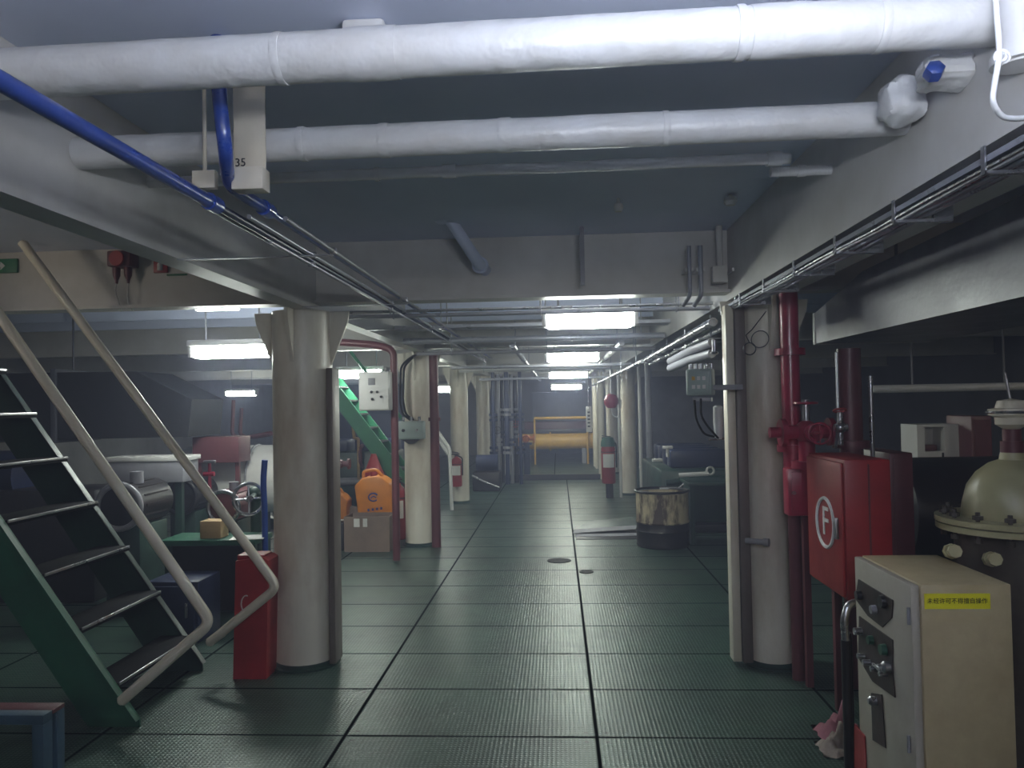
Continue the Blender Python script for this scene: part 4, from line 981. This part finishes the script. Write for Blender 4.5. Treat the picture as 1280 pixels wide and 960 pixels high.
# corrugated white hoses slanting behind, at (850,440)
t = thing('white_hoses', 'pair of grey lagged pipes slanting left above right junction box', 'pipe', at(860,435,5.3))
for dy in (0, 14):
    a, b = at(838,452+dy*.6,5.5), at(890,428+dy,4.95)
    MB().tube([a, (a+b)/2+V((0,0,.01)), b], .028, 14, wob=.04).build('pipe', 'grey', t)

# ================================================================= RED PIPES AND HYDRANT
c = at(988, 470, 4.5)
t = thing('fire_main', 'tall bright crimson vertical pipe right of the right pillar', 'pipe', (c.x,4.5,0), 'red vertical pipes')
zq = at(988,640,4.5).z; MB().cyl((c.x,4.5,zq), (c.x,4.5,ZB+.3), .052, n=28).build('pipe', 'redpipe', t); MB().cyl((c.x,4.5,0), (c.x,4.5,zq), .035, n=24).build('lower_pipe', 'maroon', t)
for py in (560, 440): zz = at(988,py,4.5).z; MB().cyl((c.x,4.5,zz-.02), (c.x,4.5,zz+.02), .085, n=24).build('flange', 'redpipe', t)
c2 = at(1062, 480, 4.4)
t = thing('fire_main', 'darker red vertical pipe rising behind red F box', 'pipe', (c2.x,4.4,0), 'red vertical pipes')
MB().cyl((c2.x,4.4,.0), (c2.x,4.4,ZB-.35), .062, n=28).build('pipe', 'maroon', t)
zz = at(1062,555,4.4).z; MB().cyl((c2.x,4.4,zz-.02), (c2.x,4.4,zz+.02), .1, n=24).build('flange', 'maroon', t)
c3 = at(1047, 490, 4.25)
tag(MB().tube([(c3.x,4.25,at(1047,440,4.25).z),(c3.x,4.25,at(1047,530,4.25).z),(c3.x-.03,4.22,at(1047,560,4.25).z)], .008, 10).build('bright_tube', 'steel'), 'thin bright tube in front of the darker red pipe', 'pipe')
c3 = at(1090, 540, 4.3)
tag(MB().cyl((c3.x,4.3,at(1090,575,4.3).z-.05), (c3.x,4.3,at(1090,470,4.3).z), .012).cyl((c3.x,4.3,0), (c3.x,4.3,at(1090,575,4.3).z-.05), .012).build('steel_tube', 'steel'), 'pale steel tube right of the darker red pipe', 'pipe')
vc = at(1008, 540, 4.35)
t = valve(vc, 1.1, 'crimson hydrant valve with handwheel beside the tall crimson pipe', 'redpipe', 'redpipe', group='valves')
MB().cyl(vc+V((0,0,-.05)), vc+V((0,0,-.35)), .045).cyl(vc+V((0,0,-.16)), vc+V((0,0,-.2)), .085).build('outlet', 'redpipe', t)
MB().cyl(vc+V((-.1,0,.0)), vc+V((-.2,.0,.0)), .03).build('inlet', 'redpipe', t)
wheel(None, vc+V((0,0,.16)), (0,0,1), .06, t, 'redpipe'); MB().cyl(vc, vc+V((0,0,.18)), .02).build('spindle', 'steel', t)
c = at(1050, 525, 4.1)
t = thing('chrome_valve', 'small bright metal valve on top of red F box', 'valve', c)
MB().cyl((c.x,4.1,c.z-.13), (c.x,4.1,c.z+.04), .014).cyl((c.x-.03,4.1,c.z-.04), (c.x+.035,4.1,c.z-.04), .02).sphere((c.x,4.1,c.z-.04), .03).build('body', 'steel', t)
MB().torus((c.x,4.1,c.z+.05), (0,.3,1), .03, .006).build('handwheel', 'red', t)
# low red cabinet behind (hose box upper left part)
# red F box
Yf = 3.62; near = at(1055, 575, Yf); xn = near.x; ztop = near.z; zbot = at(1055, 752, Yf).z
yfar = atx(1012, 640, xn).y
wbox = at(1113, 575, Yf).x - xn
t = thing('fire_hose_box', 'red fire hose box marked with letter F in a white circle', 'fire box', (xn+wbox/2,(Yf+yfar)/2,zbot))
MB().box((xn,Yf,zbot), (xn+wbox,yfar,ztop), .008).build('body', 'red', t)
MB().box((xn-.014,Yf+.015,zbot+.015), (xn-.0005,yfar-.015,ztop-.015), .004).build('door', 'red', t)
MB().box((xn+.5*wbox,Yf-.004,zbot+.0), (xn+.5*wbox+.008,Yf+.0,ztop-.02)).build('seam', 'maroon', t)
fc = V((xn-.016, (Yf+yfar)/2-.03, at(1034,653,(Yf+yfar)/2-.03).z))
MB().tube([fc+V((0,.118*math.cos(q),.118*math.sin(q))) for q in [2*PI*i/40 for i in range(40)]], .009, 6, closed=True).build('circle', 'whiteink', t)
text('letter', 'F', .20, fc, (0,-1,0), (0,0,1), 'whiteink', t, depth=.002)
MB().box((xn-.03,Yf+.05,(ztop+zbot)/2-.05), (xn-.014,Yf+.07,(ztop+zbot)/2+.05), .004).build('latch', 'steel', t)
for yy in (Yf+.05, yfar-.09):
    MB().box((xn+wbox*.4,yy,0), (xn+wbox*.4+.04,yy+.04,zbot), .003).build('leg', 'maroon', t)
# smaller crimson cabinet left of/behind it
c = at(1000, 600, 4.4)
t = thing('red_cabinet', 'small crimson cabinet behind the F box beside the pillar', 'cabinet', (c.x,4.5,0))
zt_, zb_ = at(1000,585,4.35).z, at(1000,645,4.35).z
MB().box((at(984,600,4.35).x,4.34,zb_), (at(1052,600,4.35).x,4.44,zt_), .01).build('body', 'redpipe', t)
MB().box((at(988,600,4.35).x,4.33,zb_+.02), (at(1048,600,4.35).x,4.339,zt_-.02), .003).build('door', 'redpipe', t)
MB().cyl((at(992,615,4.33).x,4.33,at(992,616,4.33).z), (at(992,615,4.33).x,4.315,at(992,616,4.33).z), .01).build('knob', 'steel', t)
MB().box((at(1004,600,4.35).x,4.37,0), (at(1012,600,4.35).x,4.41,zb_)).build('leg', 'maroon', t)
# maroon panel behind the F box
c = at(1128, 630, 4.3)
tag(MB().box((at(1113,600,4.3).x,4.3,0), (at(1142,600,4.3).x,4.75,at(1128,566,4.3).z), .008).box((at(1117,600,4.3).x,4.292,.1), (at(1138,600,4.3).x,4.299,at(1128,572,4.3).z), .002).build('maroon_cabinet', 'maroon'), 'dark maroon cabinet just right of red F box', 'cabinet')
# black tank/hood further right
c = at(1150, 640, 4.6)
t = thing('dark_tank', 'black horizontal tank between red F box and cream vessel', 'tank', (c.x+.3,5.2,0))
MB().lathe([(0,-.1),(.2,-.08),(.33,.0),(.35,.06),(.35,1.5),(.3,1.56),(0,1.6)], (at(1128,640,5.2).x,5.3,at(1150,640,5.2).z), (1,0,0), n=32).build('shell', 'black', t)
for f in (.3, 1.2): X = at(1128,640,5.2).x+f; MB().box((X,5.1,0), (X+.08,5.5,at(1150,640,5.2).z-.3)).build('saddle', 'dkgreen', t)
# white framed cabinet, far right
Yw = 6.5; a = at(1146, 531, Yw); b = at(1201, 590, Yw)
t = thing('white_cabinet', 'pale open-fronted cabinet in the dark right background', 'cabinet', ((a.x+b.x)/2,Yw,0))
MB().box((a.x,Yw,b.z), (a.x+.06,Yw+.3,a.z)).box((b.x-.12,Yw,b.z), (b.x,Yw+.3,a.z)).box((a.x+.06,Yw,b.z), (b.x-.12,Yw+.3,b.z+.17)).box((a.x+.06,Yw,a.z-.02), (b.x-.12,Yw+.3,a.z)).box((a.x+.06,Yw+.2,b.z+.17), (b.x-.12,Yw+.3,a.z-.02)).build('frame', 'white', t)
MB().box((a.x+.08,Yw+.08,b.z+.17), (b.x-.14,Yw+.15,b.z+.22), .01).build('contents', 'maroon', t)
MB().box((b.x-.145,Yw-.004,b.z+.08), (b.x-.13,Yw-.0,b.z+.16)).build('handle', 'black', t)
for X in (a.x+.05, b.x-.1): MB().box((X,Yw+.05,0), (X+.05,Yw+.1,b.z)).build('leg', 'grey', t)
a2 = at(1214, 520, 6.3); b2 = at(1242, 592, 6.3)
tag(MB().box((a2.x,6.3,0), (b2.x,6.7,a2.z), .01).box((a2.x+.02,6.29,b2.z), (b2.x-.02,6.299,a2.z-.03)).build('maroon_cabinet', 'maroon'), 'dark maroon cabinet beside pale open-fronted cabinet', 'cabinet')
# pale pipe crossing the dark right area
a, b = at(1090, 489, 6.0), at(1290, 480, 6.0)
t = thing('cross_pipe', 'pale horizontal pipe crossing the dark area at right', 'pipe', ((a.x+b.x)/2,6,a.z))
MB().cyl((a.x,6.0,(a.z+b.z)/2), (b.x+2.0,6.0,(a.z+b.z)/2), .03).build('pipe', 'lag', t)
for X in (a.x+.3, b.x-.2): MB().cyl((X,6.0,(a.z+b.z)/2), (X,6.0,2.54), .008, n=8).build('hanger', 'grey', t)

# ================================================================= CONTROL CABINET, RIGHT FOREGROUND
Yn = 2.80; A_ = at(1144, 733, Yn); B_ = at(1264, 728, Yn); zc = (A_.z+B_.z)/2
D_ = atz(1063, 694, zc)
xL = (A_.x+D_.x)/2; xRt = B_.x; yF = D_.y
t = thing('control_cabinet', 'cream control cabinet with yellow Chinese warning label and black dial panels', 'control cabinet', ((xL+xRt)/2,(Yn+yF)/2,0))
MB().box((xL+.032,Yn,0), (xRt,yF,zc), .006).build('body', 'tan', t)
dr = MB().box((xL,Yn+.004,.03), (xL+.030,yF-.004,zc-.004), .005).build('door', 'doorgrey', t)
# fittings on the door (its face looks to -X); v = 0 far edge .. 1 near edge
def dp(px, py, off=0.0):
    q = atx(px, py, xL-off); return q
def plate(poly, mat, th=.004, name='panel'):
    P = [dp(*p_) for p_ in poly]
    return MB().prism([V((xL-.0005,q.y,q.z)) for q in P], (-th,0,0)).build(name, mat, dr)
plate([(1074,724),(1117,750),(1116,772),(1104,784),(1086,770),(1070,748)], 'panelblack', name='gauge_panel')
plate([(1075,770),(1117,800),(1117,838),(1120,872),(1092,852),(1074,822)], 'panelblack', name='switch_panel')
plate([(1090,866),(1103,868),(1108,935),(1092,925)], 'panelblack', name='nameplate')
plate([(1069,905),(1082,920),(1084,965),(1069,960)], 'red', name='red_patch')
def knob(px, py, r, mat, h=.02, name='knob'):
    q = dp(px, py); MB().lathe([(0,0),(r,0),(r*.9,h),(0,h)], (xL-.004,q.y,q.z), (-1,0,0), n=18).build(name, mat, dr)
knob(1077,744,.020,'black'); knob(1106,752,.026,'black',.015,'gauge'); knob(1096,762,.018,'grey')
knob(1078,789,.016,'steel',.03,'push_button'); knob(1108,812,.022,'green',.02,'indicator_lamp'); knob(1092,800,.018,'green',.02,'indicator_lamp')
for i, (px, py) in enumerate(((1082,820),(1089,828),(1099,836),(1110,842))): knob(px, py, .012, 'steel', .03, 'toggle_switch')
q = dp(1113, 834); MB().lathe([(0,0),(.022,0),(.022,.02),(.012,.03),(.012,.045),(0,.045)], (xL-.004,q.y,q.z), (-1,0,0), n=20).box((xL-.055,q.y-.035,q.z-.005), (xL-.045,q.y+.035,q.z+.005), .002).build('rotary_switch', 'steel', dr)
q = dp(1096, 876); MB().lathe([(0,0),(.018,0),(.018,.02),(.01,.03),(0,.03)], (xL-.004,q.y,q.z), (-1,0,0), n=20).build('door_lock', 'steel', dr)
for py in (770, 930): q = dp(1138, py); MB().cyl((xL-.006,q.y,q.z-.03), (xL-.006,q.y,q.z+.03), .006, n=10).build('hinge', 'grey', dr)
# yellow warning label
la, lb = at(1155, 742, Yn), at(1238, 761, Yn)
lo = MB().box((la.x,Yn-.0015,lb.z), (lb.x,Yn-.0002,la.z)).build('warning_label', 'labelyellow', t)
text('lettering', '未经许可不得擅自操作', (lb.x-la.x)/10*.92, ((la.x+lb.x)/2,Yn-.002,(la.z+lb.z)/2), (1,0,0), (0,0,1), 'ink', t)
# curved chrome hose/handle beside the far edge
q = at(1060, 765, 3.42)
t = thing('bent_steel_pipe', 'bent shiny steel pipe behind left edge of the cream control cabinet', 'pipe', (q.x,3.42,0))
MB().tube([at(1074,752,3.45), at(1060,756,3.43), at(1055,775,3.42), at(1057,800,3.42)], .017, 12, bend=.04).build('pipe', 'steel', t)
MB().cyl(at(1057,800,3.42), V((at(1057,800,3.42).x,3.42,.0)), .02).build('lower_pipe', 'black', t)
MB().cyl((q.x+.02,3.5,0), (q.x+.02,3.5,at(1060,790,3.5).z), .022).build('support', 'black', t)
# rags on the floor
def rag(px, py, Y, s, mat, label, z0=.0):
    c = atz(px, py, 0); 
    m = MB(); n = 16
    g_ = [[None]*n for _ in range(n)]
    for i in range(n):
        for j in range(n):
            u, v = i/(n-1)-.5, j/(n-1)-.5
            h = max(0, .62-1.15*math.hypot(u, v))*s*.8*(1+.5*math.sin(u*13+v*5)+.35*math.cos(v*17-u*7))
            g_[i][j] = m.bm.verts.new((c.x+u*s+.02*s*math.sin(v*19), c.y+v*s+.03*s*math.cos(u*15), z0+.004+max(0,h)))
    for i in range(n-1):
        for j in range(n-1): m.bm.faces.new((g_[i][j], g_[i+1][j], g_[i+1][j+1], g_[i][j+1]))
    g2 = bmesh.ops.solidify(m.bm, geom=m.bm.faces[:], thickness=.003)
    return tag(m.build('rag', mat, ang=80), label, 'rag', 'rags on the floor')
rag(1048, 938, 3.4, .17, 'cloth', 'dirty white rag heap on floor left of control cabinet')
rag(1052, 920, 3.5, .22, 'pink', 'pink rag heap on floor behind the white rag')

# ================================================================= CREAM VESSEL AT THE RIGHT EDGE
Yv = 3.35; c = at(1272, 650, Yv); R_ = c.x - at(1180, 650, Yv).x
t = thing('filter_vessel', 'cream domed filter vessel with bolted flange at right edge', 'vessel', (c.x,Yv+.05,0))
zfl = c.z; vx, vy = c.x, Yv+.02
s_ = R_
MB().lathe([(s_*.66,0),(s_*.66,.02),(s_*.64,.06),(s_*.58,.13),(s_*.46,.185),(s_*.3,.225),(s_*.17,.24),(s_*.15,.27),(0,.27)], (vx,vy,zfl+.012), n=48).build('dome', 'vessel', t)
MB().lathe([(s_*.6,0),(s_,0),(s_*1.0,.022),(s_*.6,.022)], (vx,vy,zfl-.01), n=48).build('flange', 'vessel', t)
MB().lathe([(s_*.6,0),(s_*.99,0),(s_*.99,.024),(s_*.6,.024)], (vx,vy,zfl-.04), n=48).build('flange', 'vessel', t)
MB().lathe([(0,0),(s_*.7,0),(s_*.76,.05),(s_*.76,zfl-.05-.12),(s_*.8,zfl-.17),(s_*.76,zfl-.04-.12),(s_*.76,zfl-.04-.12)], (vx,vy,.12), n=48).build('body', 'vesseldark', t)
for k in range(14):
    q = 2*PI*k/14+.1; X, Y = vx+s_*.87*math.cos(q), vy+s_*.87*math.sin(q)
    MB().lathe([(0,-.075),(.016,-.075),(.016,-.055),(.008,-.055),(.008,.02),(.020,.02),(.020,.036),(.009,.036),(.009,.05),(0,.05)], (X,Y,zfl), n=6).build('bolt', 'vesseldark', t)
for k in range(3):
    q = 2*PI*k/3+.5; X, Y = vx+s_*.6*math.cos(q), vy+s_*.6*math.sin(q); MB().cyl((X,Y,0), (X,Y,.14), .03).build('foot', 'vesseldark', t)
MB().cyl((vx,vy,zfl+.28), (vx,vy,zfl+.33), .045).cyl((vx,vy,zfl+.33), (vx,vy,zfl+.38), .035).build('neck', 'maroon', t)
vt = MB().lathe([(.03,.38),(.06,.40),(.062,.43),(.085,.44),(.085,.465),(.06,.47),(.05,.50),(0,.51)], (vx,vy,zfl), n=24).build('vent_head', 'cream_clean', t)
MB().torus((vx,vy,zfl+.452), (0,0,1), .088, .006).cyl((vx,vy,zfl+.5), (vx-.02,vy,zfl+.62), .006, n=8).build('stem', 'steel', vt)
for k, (px, py) in enumerate(((1193,690),(1243,700))):
    q = at(px, py, 3.14); MB().lathe([(0,-.03),(.03,-.03),(.03,0),(.022,.0),(.022,.025),(.028,.03),(.026,.04),(0,.04)], (q.x,vy-s_*.72,q.z), (-.2,-1,.2), n=8).build('nozzle', 'vessel', t)

# ================================================================= LIGHTING / VIEW
w = bpy.data.worlds.new('world'); S.world = w; w.use_nodes = True
w.node_tree.nodes['Background'].inputs[0].default_value = (.3,.33,.5,1); w.node_tree.nodes['Background'].inputs[1].default_value = .05
# thin bluish scatter volume added to stand in for lens veil
wv = w.node_tree.nodes.new('ShaderNodeVolumeScatter'); wv.inputs['Density'].default_value = .024; wv.inputs['Color'].default_value = (.62,.68,1,1); wv.inputs['Anisotropy'].default_value = .1
w.node_tree.links.new(wv.outputs[0], w.node_tree.nodes['World Output'].inputs['Volume'])
S.view_settings.view_transform = 'Standard'; S.view_settings.look = 'None'; S.view_settings.gamma = 1
S.view_settings.use_curve_mapping = False; S.view_settings.exposure = 0.75
